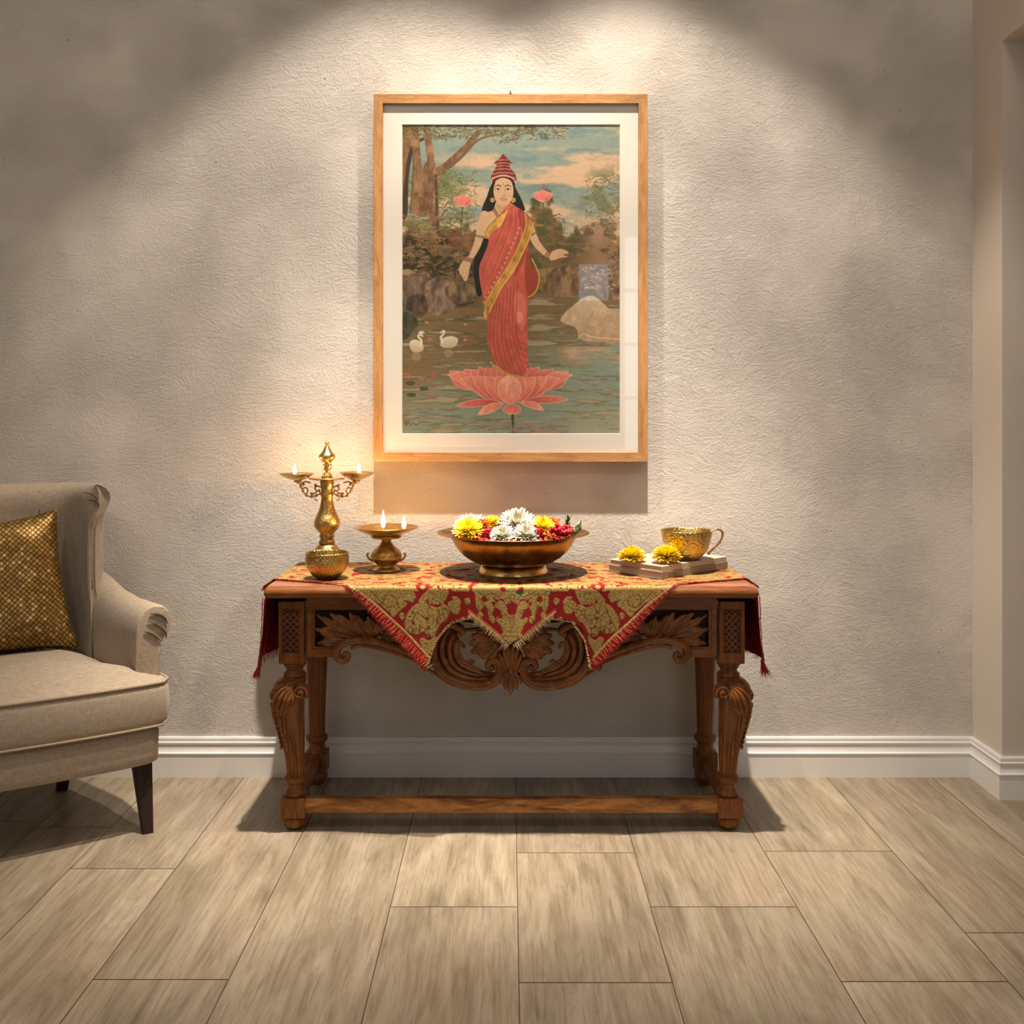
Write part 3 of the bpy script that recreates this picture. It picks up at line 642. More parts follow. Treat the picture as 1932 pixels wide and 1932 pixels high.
    for s_ in (-1, 1):
        c.line([(949+s_*4, 351), (949+s_*9, 348.5), (949+s_*15, 352)], (1.8, 1.2), (52, 36, 28)); c.ell(949+s_*9.3, 357, 4.6, 2.1, (226, 204, 176)); c.ell(949+s_*9.3, 357, 1.9, 1.9, (44, 32, 26)); c.line([(949+s_*4.5, 357.5), (949+s_*9, 354.6), (949+s_*14.5, 357.5)], 1, (70, 44, 32))
        c.ell(949+s_*20, 377, 4, 4.5, (200, 160, 90)); c.ell(949+s_*20, 377, 1.5, 1.5, (120, 70, 40))
    c.line([(951, 354), (952.5, 364), (952, 368)], 1, SKD, .8); c.line([(946.5, 368.5), (950, 370), (954, 368.5)], 1.2, (150, 98, 70)); c.line([(944, 375), (950, 374.4), (956, 375)], 1.6, (168, 84, 72)); c.line([(946, 377.2), (950, 378), (954.5, 377.2)], 1.6, (196, 112, 94)); c.ell(949.5, 347, 1, 1, (120, 50, 40))
    c.poly([(929, 345), (926, 335), (930, 325), (935, 316), (937, 311), (932, 307), (938, 302), (944, 296), (949, 290), (955, 296), (962, 303), (966, 308), (961, 312), (964, 318), (972, 328), (974, 338), (970, 346), (965, 338), (950, 333), (936, 337)], (128, 40, 34), tex=.3, seed=80)
    for yy, a, b in ((302, 941, 959), (308, 935, 964), (313, 937, 962), (319, 934, 966), (326, 930, 971), (333, 929, 973)):
        for xx in np.arange(a, b, 3.2): c.ell(xx, yy+((xx-950)/24)**2*4-1, 1, 1, (226, 200, 160), .85)
    c.line([(927, 345), (930, 336), (950, 330), (968, 336), (973, 346)], 1.6, (222, 194, 150))
    # painter's mark, illegible
    c.line([(763, 800), (768, 796), (765, 804), (772, 797), (774, 803), (780, 798), (785, 802), (795, 796), (812, 797)], 1.1, (60, 44, 30), .8)
    gm = c.a[..., :3].mean(-1, keepdims=True); c.a[..., :3] = gm+(c.a[..., :3]-gm)*.86
    c.a[..., :3] *= (1+.10*(fbm(sh, 3, 3, 2, 99)-.5))[..., None]
    return c
def paint_mesh(name, c, mapf, m, parent=None, keep=None, thick=None):
    """grid of the canvas' pixel corners; colour per corner sampled from the canvas"""
    H, W = c.H, c.W
    yy, xx = np.meshgrid(np.arange(H), np.arange(W), indexing='ij')
    idx = -np.ones((H, W), int); px = c.X; py = c.Y
    vm = np.ones((H, W), bool) if keep is None else keep
    fm = vm[:-1, :-1] & vm[1:, :-1] & vm[1:, 1:] & vm[:-1, 1:]
    use = np.zeros((H, W), bool); use[:-1, :-1] |= fm; use[1:, :-1] |= fm; use[1:, 1:] |= fm; use[:-1, 1:] |= fm
    idx[use] = np.arange(use.sum())
    V = mapf(px[use], py[use]); a = idx[:-1, :-1][fm]; b = idx[1:, :-1][fm]; c_ = idx[1:, 1:][fm]; d = idx[:-1, 1:][fm]
    Q = np.stack([a, b, c_, d], 1).astype(np.int32)
    me = bpy.data.meshes.new(name); nf = len(Q)
    me.vertices.add(len(V)); me.vertices.foreach_set('co', V.astype(np.float32).ravel())
    me.loops.add(nf*4); me.loops.foreach_set('vertex_index', Q.ravel())
    me.polygons.add(nf); me.polygons.foreach_set('loop_start', np.arange(0, nf*4, 4, dtype=np.int32))
    me.update(calc_edges=True)
    colr = np.concatenate([lin(np.clip(c.a[..., :3], 0, 1)), c.a[..., 3:]], -1)[use]
    at = me.attributes.new('paint', 'FLOAT_COLOR', 'POINT'); at.data.foreach_set('color', colr.astype(np.float32).ravel())
    me.materials.append(m); o = bpy.data.objects.new(name, me); COL.objects.link(o)
    if parent: o.parent = parent
    me.shade_smooth(); return o
def print_mat():
    m = mat('printed_paper', (.5, .5, .5), .75, spec=.1); q = N(m); at = q.n('ShaderNodeAttribute', attribute_name='paint')
    q.col(at.outputs['Color']); return m
FD = 3.405       # distance of the frame's front face
f0 = P(705, 871, FD); f1 = P(1222, 177.5, FD)
fx0, fx1, fz0, fz1 = f0.x, f1.x, f0.z, f1.z; fy = f0.y
pf = empty('framed_print', ((fx0+fx1)/2, -.001, fz0), 'oak-framed print of a woman in a red sari standing on a pink lotus', 'picture')
def FL(mb, name, m, smooth=False, **kw):   # add a part, given in world coordinates
    return mb.build(name, m, pf, smooth, loc=tuple(pf.location), inv=True, **kw)
bw = (P(722, 0, FD)-P(705, 0, FD)).x
def fbar(a, b, c_, d):   # mitred frame bar: outer edge a-b, inner edge c-d (x,z)
    k = MB(); y0, y1 = fy, -.004
    k.loft([[(a[0], y0, a[1]), (a[0], y1, a[1]), (c_[0], y1, c_[1]), (c_[0], y0, c_[1])], [(b[0], y0, b[1]), (b[0], y1, b[1]), (d[0], y1, d[1]), (d[0], y0, d[1])]]); return k
ox = [(fx0, fz0), (fx1, fz0), (fx1, fz1), (fx0, fz1)]; ix = [(fx0+bw, fz0+bw), (fx1-bw, fz0+bw), (fx1-bw, fz1-bw), (fx0+bw, fz1-bw)]
for i in range(4):
    j = (i+1) % 4; FL(fbar(ox[i], ox[j], ix[i], ix[j]), 'frame_bar', M_OAKH if i % 2 == 0 else M_OAKF)
MY = fy+.017                                  # mat board plane
pr0 = P(758, 819, MY-CAMY); pr1 = P(1170.5, 234.5, MY-CAMY)
k = MB(); yb = MY+.003
O = ix; I = [(pr0.x, pr0.z), (pr1.x, pr0.z), (pr1.x, pr1.z), (pr0.x, pr1.z)]
for i in range(4):
    j = (i+1) % 4; k.loft([[(O[i][0], MY, O[i][1]), (O[i][0], yb, O[i][1]), (I[i][0], yb, I[i][1]), (I[i][0], MY, I[i][1])], [(O[j][0], MY, O[j][1]), (O[j][0], yb, O[j][1]), (I[j][0], yb, I[j][1]), (I[j][0], MY, I[j][1])]])
FL(k, 'mat_board', M_MAT)
k = MB(); e = .0022
for i in range(4):
    j = (i+1) % 4; a, b = I[i], I[j]; sx = (1, 1, -1, -1)[i]; ii = [(I[q][0]+e*(1 if q in (0, 3) else -1), I[q][1]+e*(1 if q in (0, 1) else -1)) for q in (i, j)]
    k.add([(a[0], MY-.0004, a[1]), (b[0], MY-.0004, b[1]), (ii[1][0], yb+.001, ii[1][1]), (ii[0][0], yb+.001, ii[0][1])], [(0, 1, 2, 3)])
FL(k, 'mat_bevel', M_BEV)
cv = painting(); PD = yb+.0012-CAMY
def pmap(px, py):
    x = pr0.x+(px-758)/(1170.5-758)*(pr1.x-pr0.x); z = pr1.z-(py-234.5)/(819-234.5)*(pr1.z-pr0.z)
    return np.stack([x-pf.location.x, np.full_like(x, PD+CAMY-pf.location.y), z-pf.location.z], 1)
po = paint_mesh('print', cv, pmap, print_mat(), pf)
k = MB(); k.box((fx0+bw*.4, yb+.003, fz0+bw*.4), (fx1-bw*.4, -.004, fz1-bw*.4)); FL(k, 'backing_board', M_BACK)
M_GLASS = mat('picture_glass', (1, 1, 1), .015, spec=.5)
gt = M_GLASS.node_tree; gt.nodes.clear()
o_ = gt.nodes.new('ShaderNodeOutputMaterial'); mx = gt.nodes.new('ShaderNodeMixShader'); tr = gt.nodes.new('ShaderNodeBsdfTransparent'); gl = gt.nodes.new('ShaderNodeBsdfGlossy'); lw = gt.nodes.new('ShaderNodeLayerWeight'); lw.inputs[0].default_value = .5; pw = gt.nodes.new('ShaderNodeMath'); pw.operation = 'POWER'; pw.inputs[1].default_value = 5; fr = gt.nodes.new('ShaderNodeMath'); fr.operation = 'MULTIPLY_ADD'; fr.inputs[1].default_value = .9; fr.inputs[2].default_value = .028
gt.links.new(lw.outputs['Facing'], pw.inputs[0]); gt.links.new(pw.outputs[0], fr.inputs[0])
gl.inputs['Roughness'].default_value = .02
gt.links.new(fr.outputs[0], mx.inputs[0]); gt.links.new(tr.outputs[0], mx.inputs[1]); gt.links.new(gl.outputs[0], mx.inputs[2]); gt.links.new(mx.outputs[0], o_.inputs[0])
k = MB(); k.box((ix[0][0]-.003, MY-.0035, ix[0][1]-.003), (ix[2][0]+.003, MY-.0015, ix[2][1]+.003)); FL(k, 'glass', M_GLASS)
k = MB(); h0 = P(963, 176, FD+.02); k.sweep([(h0.x, -.001, h0.z+.004), (h0.x, -.03, h0.z+.005), (h0.x, -.034, h0.z+.010)], .0016, 8, fdir=Vector((1, 0, 0))); k.ball((h0.x, -.030, h0.z+.001), .004, 8, 6)
meta(k.build('picture_nail', M_BLK), 'small dark nail in the wall just above the picture frame', 'nail')

# ---------------------------------------------------------------- carved console table
TZ = .757; TY0 = -.535; TY1 = -.035; TX0 = -.737; TX1 = .745
table = empty('console_table', (.004, -.285, 0), 'carved dark wooden console table with cabriole front legs, standing against the wall', 'table')
def TP(mb, name, m, smooth=True, parent=None, **kw):
    o = mb.build(name, m, table, smooth, loc=tuple(table.location), inv=True, **kw)
    if parent is not None: o.parent = parent; o.location = (0, 0, 0)
    return o
def AP(px, py, y=0.0, d=2.975): return P(px, py, d)+Vector((0, y, 0))
# top: moulded edge as a stack of rounded rectangles
k = MB(); secs = []
def rrect(x0, x1, y0, y1, r, z, n=5):
    o = []
    for (cx, cy, a0) in ((x1-r, y1-r, 0), (x0+r, y1-r, PI/2), (x0+r, y0+r, PI), (x1-r, y0+r, 1.5*PI)):
        for j in range(n): a = a0+j/(n-1)*PI/2; o.append((cx+r*math.cos(a), cy+r*math.sin(a), z))
    return o
for ins, z in ((.040, .7175), (.030, .718), (.010, .7205), (.004, .7245), (.0005, .730), (0, .737), (.001, .743), (.004, .7475), (.007, .7495), (.0085, .7505), (.0095, .7525), (.011, .7565), (.0125, .757)):
    secs.append(rrect(TX0+ins, TX1-ins, TY0+ins, TY1-ins*.3, .010, z))
k.loft(secs[:10]); TP(k, 'moulded_edge', M_WOODH, angle=50)
k = MB(); k.loft(secs[9:]); TP(k, 'tabletop', M_TOP, angle=50)

def sq(cx, cy, rx, ry, z, n=28, e=2.0, flute=0, fn=14, tw=0):
    o = []
    for j in range(n*2):
        a = PI*j/n; ca, sa = math.cos(a), math.sin(a)
        q = (abs(ca)**e+abs(sa)**e)**(-1/e); q *= 1-flute*(.5+.5*math.cos(fn*a))
        o.append((cx+rx*q*ca, cy+ry*q*sa, z))
    return o
def zl(py, d=3.02): return CAMZ-(py-CY)/F*d
LD = 3.02; LY = LD+CAMY; ppm = F/LD
def px2(x): return (x-CX)/ppm
def front_leg(side):
    cx0 = px2(554.5 if side < 0 else 1376)
    k = MB(); secs = []
    def S(py, xl, xr, e=2.0, fl=0, fn=16, dy=0, ryf=1.0):
        # xl/xr outline of the LEFT leg in measured units; mirrored for the right leg
        c = (xl+xr)/2-554.5; r = (xr-xl)/2/ppm; secs.append(sq(cx0+(c if side < 0 else -c)/ppm, LY+dy, r, r*ryf, zl(py), e=e, flute=fl, fn=fn))
    # block with square section
    for py, xl, xr, e in ((1131, 530, 579.5, 16), (1246, 530, 579.5, 16), (1247.5, 532, 577.5, 14)): S(py, xl, xr, e)
    for py, xl, xr in ((1248, 535, 577), (1251, 534, 578), (1254, 535.5, 576), (1255, 538, 574), (1257, 537.5, 575), (1260, 540, 572), (1264, 540.5, 571.5), (1267, 538, 574), (1269, 535.5, 577), (1272, 535, 578), (1274, 536.5, 576)): S(py, xl, xr)
    for py, xl, xr, dy in ((1276, 533, 578, -.004), (1280, 526, 579, -.010), (1286, 520.5, 579, -.016), (1296, 517, 579, -.020), (1308, 516, 577, -.020), (1325, 516.5, 576, -.017), (1345, 519, 575, -.012), (1365, 523, 575, -.006)):
        S(py, xl, xr, 2.3, .02, 12, dy)
    for py, xl, xr in ((1385, 528, 574.5), (1405, 533.5, 574.5), (1425, 538, 574), (1445, 540.5, 573.5), (1459, 541.5, 573)): S(py, xl, xr, 2.2, .17, 12, 0)
    for py, xl, xr in ((1461, 539, 575), (1463, 536.5, 578), (1467, 535.2, 579.5), (1471, 536.5, 578), (1474, 541, 574), (1478, 543, 572), (1484, 542.5, 572.5), (1488, 540, 576), (1492, 538, 578), (1496, 537.5, 579), (1498, 540, 576)): S(py, xl, xr)
    for py, xl, xr, e in ((1498.5, 534.5, 579, 14), (1500, 533, 580.5, 16), (1534, 533, 580.5, 16), (1536, 535, 579, 12)): S(py, xl, xr, e)
    for py, xl, xr in ((1537, 539, 576), (1540, 536, 579.5), (1546, 535, 580.5), (1552, 537, 578.5), (1557, 541, 574), (1560, 546, 569)): S(py, xl, xr)
    secs.append(sq(cx0, LY, .014, .014, 0.0))
    secs = [s_ for s_ in secs]; k.loft(secs)
    leg = TP(k, 'leg', M_WOODV, angle=40)
    m_ = lambda x: cx0+((x-554.5) if side < 0 else -(x-554.5))/ppm
    # volute scroll on the knee
    k = MB(); yv = LY-.066; pts = []; rr = []
    for i in range(34):
        t = i/33; a = -PI*.5+t*2*PI*1.35; r = (3+11*t)
        pts.append(Vector((m_(574+r*math.cos(a)*1.0), yv+.008*t, zl(1297+r*math.sin(a))))); rr.append(.0035+.0035*t)
    k.sweep(pts, rr, 8, 1.7); k.ball((m_(573), yv+.004, zl(1297)), .0085, 12, 8); k.ball((m_(574), yv+.024, zl(1296)), .024, 16, 10, (1, 1.1, 1.05))
    TP(k, 'volute', M_CARVE, parent=leg)
    # acanthus: ribs that fan out from the scroll and lobes stepping down the outer edge
    k = MB()
    def yat(x, py):   # surface depth of the knee at measured position
        T = (1274, 1286, 1308, 1345, 1385, 1405, 1425); xl = np.interp(py, T, (536.5, 520.5, 516, 519, 528, 533.5, 538)); xr = np.interp(py, T, (576, 579, 577, 575, 574.5, 574.5, 574)); dy = np.interp(py, T, (-.006, -.016, -.020, -.012, -.002, 0, 0))
        r = (xr-xl)/2; u = min(.96, abs(x-(xl+xr)/2)/r); return LY+dy-r/ppm*(1-u**2.3)**(1/2.3)-.001
    for i, (x1, y1) in enumerate(((519, 1312), (524, 1330), (531, 1343), (537, 1352), (542, 1350), (546, 1336))):
        x0, y0 = 566-i*1.2, 1279+i*2.5; xm, ym = 536+i*5.0, 1286+i*5
        pts = catmull([(x0, y0), (xm, ym), (x1-1+i*1.2, (ym+y1)/2+3), (x1, y1)], 7)
        k.sweep([Vector((m_(p[0]), yat(p[0], p[1])-.002, zl(p[1]))) for p in pts], [.0025+.0045*math.sin(PI*min(1, .15+j/len(pts))) for j in range(len(pts))], 8, .8)
    for i in range(9):
        py = 1322+i*10.5; x = 519+i*1.6; q = 1-.05*i
        for (dx, s_) in ((0, 1), (12, .9), (22-i, .75)):
            if dx > 15 and i > 6: continue
            p0 = (x+dx+3, py-6); p1 = (x+dx+1.5, py+9*q)
            pts = catmull([p0, ((p0[0]+p1[0])/2-1.5, (p0[1]+p1[1])/2), p1], 5)
            k.sweep([Vector((m_(p[0]), yat(p[0], p[1])-.001, zl(p[1]))) for p in pts], [.0062*s_*q*math.sin(PI*(.12+.80*j/(len(pts)-1)))+.001 for j in range(len(pts))], 8, .9)
    TP(k, 'acanthus_carving', M_CARVE, parent=leg)
    # lattice panel on the block, over a dark plate for the recess shade
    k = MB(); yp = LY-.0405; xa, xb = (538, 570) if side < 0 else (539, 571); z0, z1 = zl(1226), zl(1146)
    X0, X1 = sorted((m_(xa), m_(xb))); k.box((X0, yp-.0015, z0), (X1, yp+.004, z1)); TP(k, 'recess_shade_plate', M_WOODSHADE, False, parent=leg)
    k = MB(); n = 7; wz = z1-z0; wx = X1-X0
    def bar2(a, b):
        v = Vector(b)-Vector(a)
        if v.length > .004: k.sweep([Vector(a), Vector(a)+v*.5, Vector(b)], .0021, 6, .9)
    stp = wx/2.6
    for i in range(-2, int(wz/stp)+3):
        for s_ in (-1, 1):
            a = (X0, z0+i*stp) if s_ > 0 else (X1, z0+i*stp); pts = [(a[0]+s_*t*wx, a[1]+t*wx*1.05) for t in np.linspace(0, 1, 9)]
            pts = [p for p in pts if z0+.001 <= p[1] <= z1-.001]
            if len(pts) > 1: bar2((pts[0][0], yp-.003, pts[0][1]), (pts[-1][0], yp-.003, pts[-1][1]))
    for i in range(int(wz/stp)*2):
        for j in range(3):
            k.ball((X0+wx*(j+.5+.0*(i % 2))/3, yp-.003, z0+(i+.5)*stp/2), .0024, 6, 5)
    for a, b in (((X0, z0), (X1, z0)), ((X0, z1), (X1, z1)), ((X0, z0), (X0, z1)), ((X1, z0), (X1, z1))):
        k.sweep([(a[0], yp-.002, a[1]), ((a[0]+b[0])/2, yp-.002, (a[1]+b[1])/2), (b[0], yp-.002, b[1])], .0014, 6)
    TP(k, 'lattice_carving', M_WOODV, parent=leg)
    return leg
front_leg(-1); front_leg(1)
BD = 3.385; bppm = F/BD; BY = BD+CAMY
def back_leg(side):
    cx0 = .004+side*.670; k = MB(); secs = []
    def S(py, r, e=2.0, fl=0): secs.append(sq(cx0, BY, r/bppm, r/bppm, zl(py, BD), e=e, flute=fl, fn=12))
    secs.append(sq(cx0, BY, .036, .036, .722, e=14)); secs.append(sq(cx0, BY, .036, .036, .545, e=14))
    for py, r in ((1196, 20), (1210, 21), (1225, 20.5), (1245, 19.2), (1275, 18), (1310, 16.8), (1350, 15.7), (1384, 15.0)): S(py, r, 2.2, .07)
    for py, r in ((1386, 18), (1388, 20), (1392, 20.7), (1396, 19.5), (1398, 16), (1404, 14.5), (1410, 15.5), (1414, 18.5), (1416.5, 19.5)): S(py, r)
    for py, r in ((1417, 20.5), (1452, 20.5)): S(py, r, 14)
    for py, r in ((1453, 17), (1458, 20), (1464, 20), (1470, 17), (1474, 12)): S(py, r)
    secs.append(sq(cx0, BY, .014, .014, 0)); k.loft(secs); return TP(k, 'leg', M_WOODV, angle=40)
back_leg(-1); back_leg(1)
# stretchers
zs0, zs1 = zl(1533.5, 2.99), zl(1506, 2.99)
k = MB(); k.rbox((px2(578), LY-.034, zs0), (px2(1353), LY-.004, zs1), .004); TP(k, 'front_stretcher', M_RAIL, angle=40)
for s_ in (-1, 1):
    x = .004+s_*.668; k = MB(); k.rbox((x-.016, LY+.034, zs0+.004), (x+.016, BY-.034, zs1), .004); TP(k, 'side_stretcher', M_WOODH, angle=40)
# end and back rails, sub-top
for s_ in (-1, 1):
    x = .004+s_*.672; k = MB(); k.box((x-.012, LY+.03, .54), (x+.012, BY-.03, .719)); TP(k, 'side_rail', M_WOODSHADE, False)
k = MB(); k.box((-.64, BY-.012, .655), (.65, BY+.012, .719)); TP(k, 'back_rail', M_WOODSHADE, False)
# front apron: frame rails
def AB(k, xa, ya, xb, yb_, y0, y1):
    a = AP(xa, yb_); b = AP(xb, ya); k.box((a.x, a.y+y0, a.z), (b.x, a.y+y1, b.z))
def mx_(x): return 1931.0-x
k = MB()
AB(k, 579, 1128.5, 1352, 1143, .0, .03)
for mir in (0, 1):
    f = (lambda a, b: (a, b)) if not mir else (lambda a, b: (mx_(b), mx_(a)))
    for (xa, ya, xb, yb_, y0) in ((579, 1143, 588, 1240, .0), (588, 1226, 637, 1240, .0), (588, 1143, 860, 1148, .002), (588, 1148, 593, 1226, .004), (593, 1221, 640, 1226, .004), (593, 1148, 860, 1151.5, .006)):
        a, b = f(xa, xb); AB(k, a, ya, b, yb_, y0, .03)
TP(k, 'apron_frame', M_WOODH, False)
k = MB()                                    # dark sheet added for the shaded hollow behind the open carving
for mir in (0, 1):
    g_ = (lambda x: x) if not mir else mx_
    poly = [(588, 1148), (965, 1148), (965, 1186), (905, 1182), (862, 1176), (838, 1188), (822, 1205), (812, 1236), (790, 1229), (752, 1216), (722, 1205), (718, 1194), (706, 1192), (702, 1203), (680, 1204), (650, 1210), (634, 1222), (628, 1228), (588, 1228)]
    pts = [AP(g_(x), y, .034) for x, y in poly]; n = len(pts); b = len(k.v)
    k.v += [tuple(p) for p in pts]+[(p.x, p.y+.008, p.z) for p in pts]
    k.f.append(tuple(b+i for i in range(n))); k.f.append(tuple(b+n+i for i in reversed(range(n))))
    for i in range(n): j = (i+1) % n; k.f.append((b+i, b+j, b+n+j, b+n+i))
TP(k, 'apron_shade_sheet', M_WOODSHADE, False)
def SW(k, pts, rad, y=0.0, mir=False, flat=1.0, n=10, dens=8, ys=None, sm=True):
    pp = catmull(pts, dens) if sm else pts; m = len(pp)
    R = [np.interp(i/(m-1), np.linspace(0, 1, len(rad)), rad) for i in range(m)] if hasattr(rad, '__len__') else [rad]*m
    Y = [np.interp(i/(m-1), np.linspace(0, 1, len(ys)), ys) for i in range(m)] if ys is not None else [y]*m
    k.sweep([AP(mx_(p[0]) if mir else p[0], p[1], yy) for p, yy in zip(pp, Y)], [r/621.8 for r in R], n, flat)
def spiral(cx, cy, r0, r1, a0, a1, n=16):
    return [(cx+(r0+(r1-r0)*i/(n-1))*math.cos(math.radians(a0+(a1-a0)*i/(n-1))), cy+(r0+(r1-r0)*i/(n-1))*math.sin(math.radians(a0+(a1-a0)*i/(n-1)))) for i in range(n)]
def petal3(k, p0, pc, p1, w_, mir, y=.006, lift=-.012, ribs=3, prof=(.16, .38, .52, .58, .24)):
    for q in range(ribs):
        o = (q-(ribs-1)/2)/max(1, (ribs-1)/2) if ribs > 1 else 0
        dx, dy = p1[0]-p0[0], p1[1]-p0[1]; L = math.hypot(dx, dy); nx, ny = -dy/L, dx/L
        c1 = (pc[0]+nx*w_*.62*o, pc[1]+ny*w_*.62*o); e1 = (p0[0]+(p1[0]-p0[0])*(1-.16*abs(o))+nx*w_*.42*o, p0[1]+(p1[1]-p0[1])*(1-.16*abs(o))+ny*w_*.42*o)
        SW(k, [p0, c1, e1], [w_*q_ for q_ in prof], mir=mir, flat=.8, n=8, dens=6, ys=[y, y+lift*(1-.35*abs(o)), y+lift*.4])
for mir in (False, True):
    # arched scroll rail
    k = MB()
    band = spiral(650, 1235, 2.5, 15, -90, 180, 15)+[(637, 1222), (650, 1212.5), (668, 1208), (690, 1208), (712, 1211), (740, 1219), (770, 1230), (798, 1242), (812, 1250)]
    SW(k, band, [3, 3.5, 4.5, 5.5, 6.5, 7.5, 8, 8, 8, 7.5, 7, 6.5], mir=mir, flat=1.6, dens=5)
    SW(k, [(663, 1222), (680, 1216.5), (705, 1219), (740, 1228), (775, 1241), (806, 1255)], [3, 4.5, 5, 4.5, 3.5], y=-.006, mir=mir, flat=1.3, dens=6)
    c_ = AP(mx_(650) if mir else 650, 1235.5, -.004); k.ball(c_, .0075, 12, 8)
    c_ = AP(mx_(803) if mir else 803, 1257, -.006); k.ball(c_, .0145, 16, 10)
    TP(k, 'scroll_rail', M_CARVE)
    # leaf spray
    k = MB()
    for p0, pc, p1, w_ in (((672, 1204), (640, 1188), (597, 1160), 7), ((666, 1205), (634, 1196), (595, 1187), 10), ((662, 1207), (632, 1207), (599, 1214), 9), ((660, 1209), (640, 1212), (622, 1217), 6),
                           ((676, 1204), (652, 1180), (622, 1157), 11), ((684, 1204), (664, 1184), (646, 1168), 8), ((690, 1204), (676, 1180), (659, 1156), 11), ((698, 1204), (690, 1184), (681, 1168), 7), ((702, 1204), (700, 1184), (694, 1163), 10), ((704, 1203), (708, 1188), (722, 1172), 9), ((705, 1200), (716, 1184), (742, 1176), 8), ((722, 1200), (735, 1192), (760, 1190), 7), ((724, 1204), (745, 1204), (776, 1212), 6)):
        petal3(k, p0, pc, p1, w_, mir)
    for p0, pc, p1 in (((676, 1204), (650, 1182), (626, 1162)), ((668, 1205), (640, 1196), (602, 1188)), ((692, 1204), (678, 1182), (662, 1162))):
        SW(k, [p0, pc, p1], [1.6, 1.4, .8], mir=mir, flat=1, n=6, dens=5, ys=[-.006, -.012, -.006])
    SW(k, [(700, 1203), (716, 1199), (722, 1203), (735, 1207), (760, 1219), (790, 1233)], [3, 4, 3, 2.5], y=.012, mir=mir, flat=1.5)
    TP(k, 'leaf_carving', M_CARVE)
    # C-scroll of the centre
    k = MB()
    outer = spiral(867, 1195, 2, 11, 20, -95, 8)+[(852, 1177), (836, 1184), (824, 1200), (818, 1224), (822, 1250), (840, 1273), (868, 1287), (900, 1292.5), (925, 1289), (941, 1275), (944, 1259)]+spiral(929, 1258, 15, 3, -10, -300, 12)
    SW(k, outer, [4, 6, 7, 8, 8.5, 9, 9.5, 10, 9.5, 9, 8, 7, 6, 4, 3], mir=mir, flat=1.5, dens=5)
    k.ball(AP(mx_(929) if mir else 929, 1259, -.004), .0085, 12, 8); k.ball(AP(mx_(867) if mir else 867, 1195, -.004), .011, 12, 8)
    for pts, r in (([(848, 1186), (837, 1204), (834, 1228), (842, 1252), (860, 1270), (890, 1280), (922, 1280)], [3, 5.5, 6.5, 6.5, 5, 2]),
                   ([(858, 1196), (849, 1212), (848, 1232), (856, 1252), (875, 1266), (905, 1275)], [3, 5, 5.5, 5, 2]),
                   ([(864, 1207), (860, 1220), (861, 1234), (869, 1250), (888, 1262), (912, 1270)], [4, 5, 5, 4, 2]),
                   ([(876, 1222), (872, 1214), (864, 1216), (864, 1230), (872, 1245), (890, 1256), (914, 1266)], [3, 4, 4.5, 4.5, 3.5, 1.5]),
                   ([(895, 1250), (888, 1246), (884, 1252), (890, 1261), (908, 1267)], [2.5, 4, 4, 1.5]),
                   ([(806, 1262), (825, 1272), (850, 1288), (880, 1297), (905, 1298)], [2, 4, 4, 2]),
                   ([(830, 1262), (856, 1280), (888, 1290)], [1.5, 2.2, 1.2]), ([(846, 1258), (872, 1275), (905, 1284)], [1.2, 2, 1])):
        SW(k, pts, r, y=-.004, mir=mir, flat=1.2, dens=6)
    bp = catmull([(858, 1184), (836, 1190), (824, 1215), (824, 1246), (842, 1270), (880, 1286), (925, 1286), (935, 1272), (915, 1268), (890, 1257), (872, 1244), (864, 1224), (866, 1205)], 4, True)
    pts = [AP(mx_(p[0]) if mir else p[0], p[1], .0) for p in bp]; n = len(pts); b = len(k.v); k.v += [tuple(p) for p in pts]+[(p.x, p.y+.014, p.z) for p in pts]
    k.f.append(tuple(b+i for i in range(n))); k.f.append(tuple(b+n+i for i in reversed(range(n))))
    for i in range(n): j = (i+1) % n; k.f.append((b+i, b+j, b+n+j, b+n+i))
    TP(k, 'c_scroll_carving', M_CARVE)
    # vine leaf inside the scroll
    k = MB()
    for p1, w_ in (((890, 1199), 13), ((886, 1214), 13), ((890, 1230), 14), ((909, 1241), 15), ((926, 1226), 11), ((912, 1196), 9)):
        pc = ((943+p1[0])/2, (1206+p1[1])/2); petal3(k, (945, 1208), pc, p1, w_*1.1, mir, y=.004, lift=-.014)
    SW(k, [(873, 1190), (900, 1188), (930, 1187), (966, 1187)], [3, 4, 4, 4], y=.008, mir=mir, flat=1.6)
    TP(k, 'vine_leaf_carving', M_CARVE)
k = MB()                                     # palmette in the middle
PP = (.10, .22, .38, .50, .22)
for dx, top, w_ in ((-27, 1246, 8), (27, 1246, 8), (-21, 1232, 9), (21, 1232, 9), (-13, 1220, 10), (13, 1220, 10), (-5, 1211, 10), (5, 1211, 10)):
    petal3(k, (963.5+dx*.10, 1276), (963.5+dx*.55, (1276+top)/2+2), (963.5+dx, top), w_, False, y=.0, lift=-.014, ribs=1, prof=PP)
for dx, bot, w_ in ((-20, 1289, 9), (20, 1289, 9), (-11, 1299, 10), (11, 1299, 10), (0, 1309, 12)):
    petal3(k, (963.5+dx*.15, 1262), (963.5+dx*.7, (1266+bot)/2), (963.5+dx, bot), w_*1.1, False, y=.0, lift=-.014, ribs=1, prof=(.14, .34, .52, .46, .10))
bp = catmull([(963.5, 1216), (980, 1226), (988, 1244), (982, 1268), (978, 1288), (963.5, 1300), (949, 1288), (945, 1268), (939, 1244), (947, 1226)], 4, True)
pts = [AP(p[0], p[1], .0) for p in bp]; n = len(pts); b = len(k.v); k.v += [tuple(p) for p in pts]+[(p.x, p.y+.014, p.z) for p in pts]
k.f.append(tuple(b+i for i in range(n))); k.f.append(tuple(b+n+i for i in reversed(range(n))))
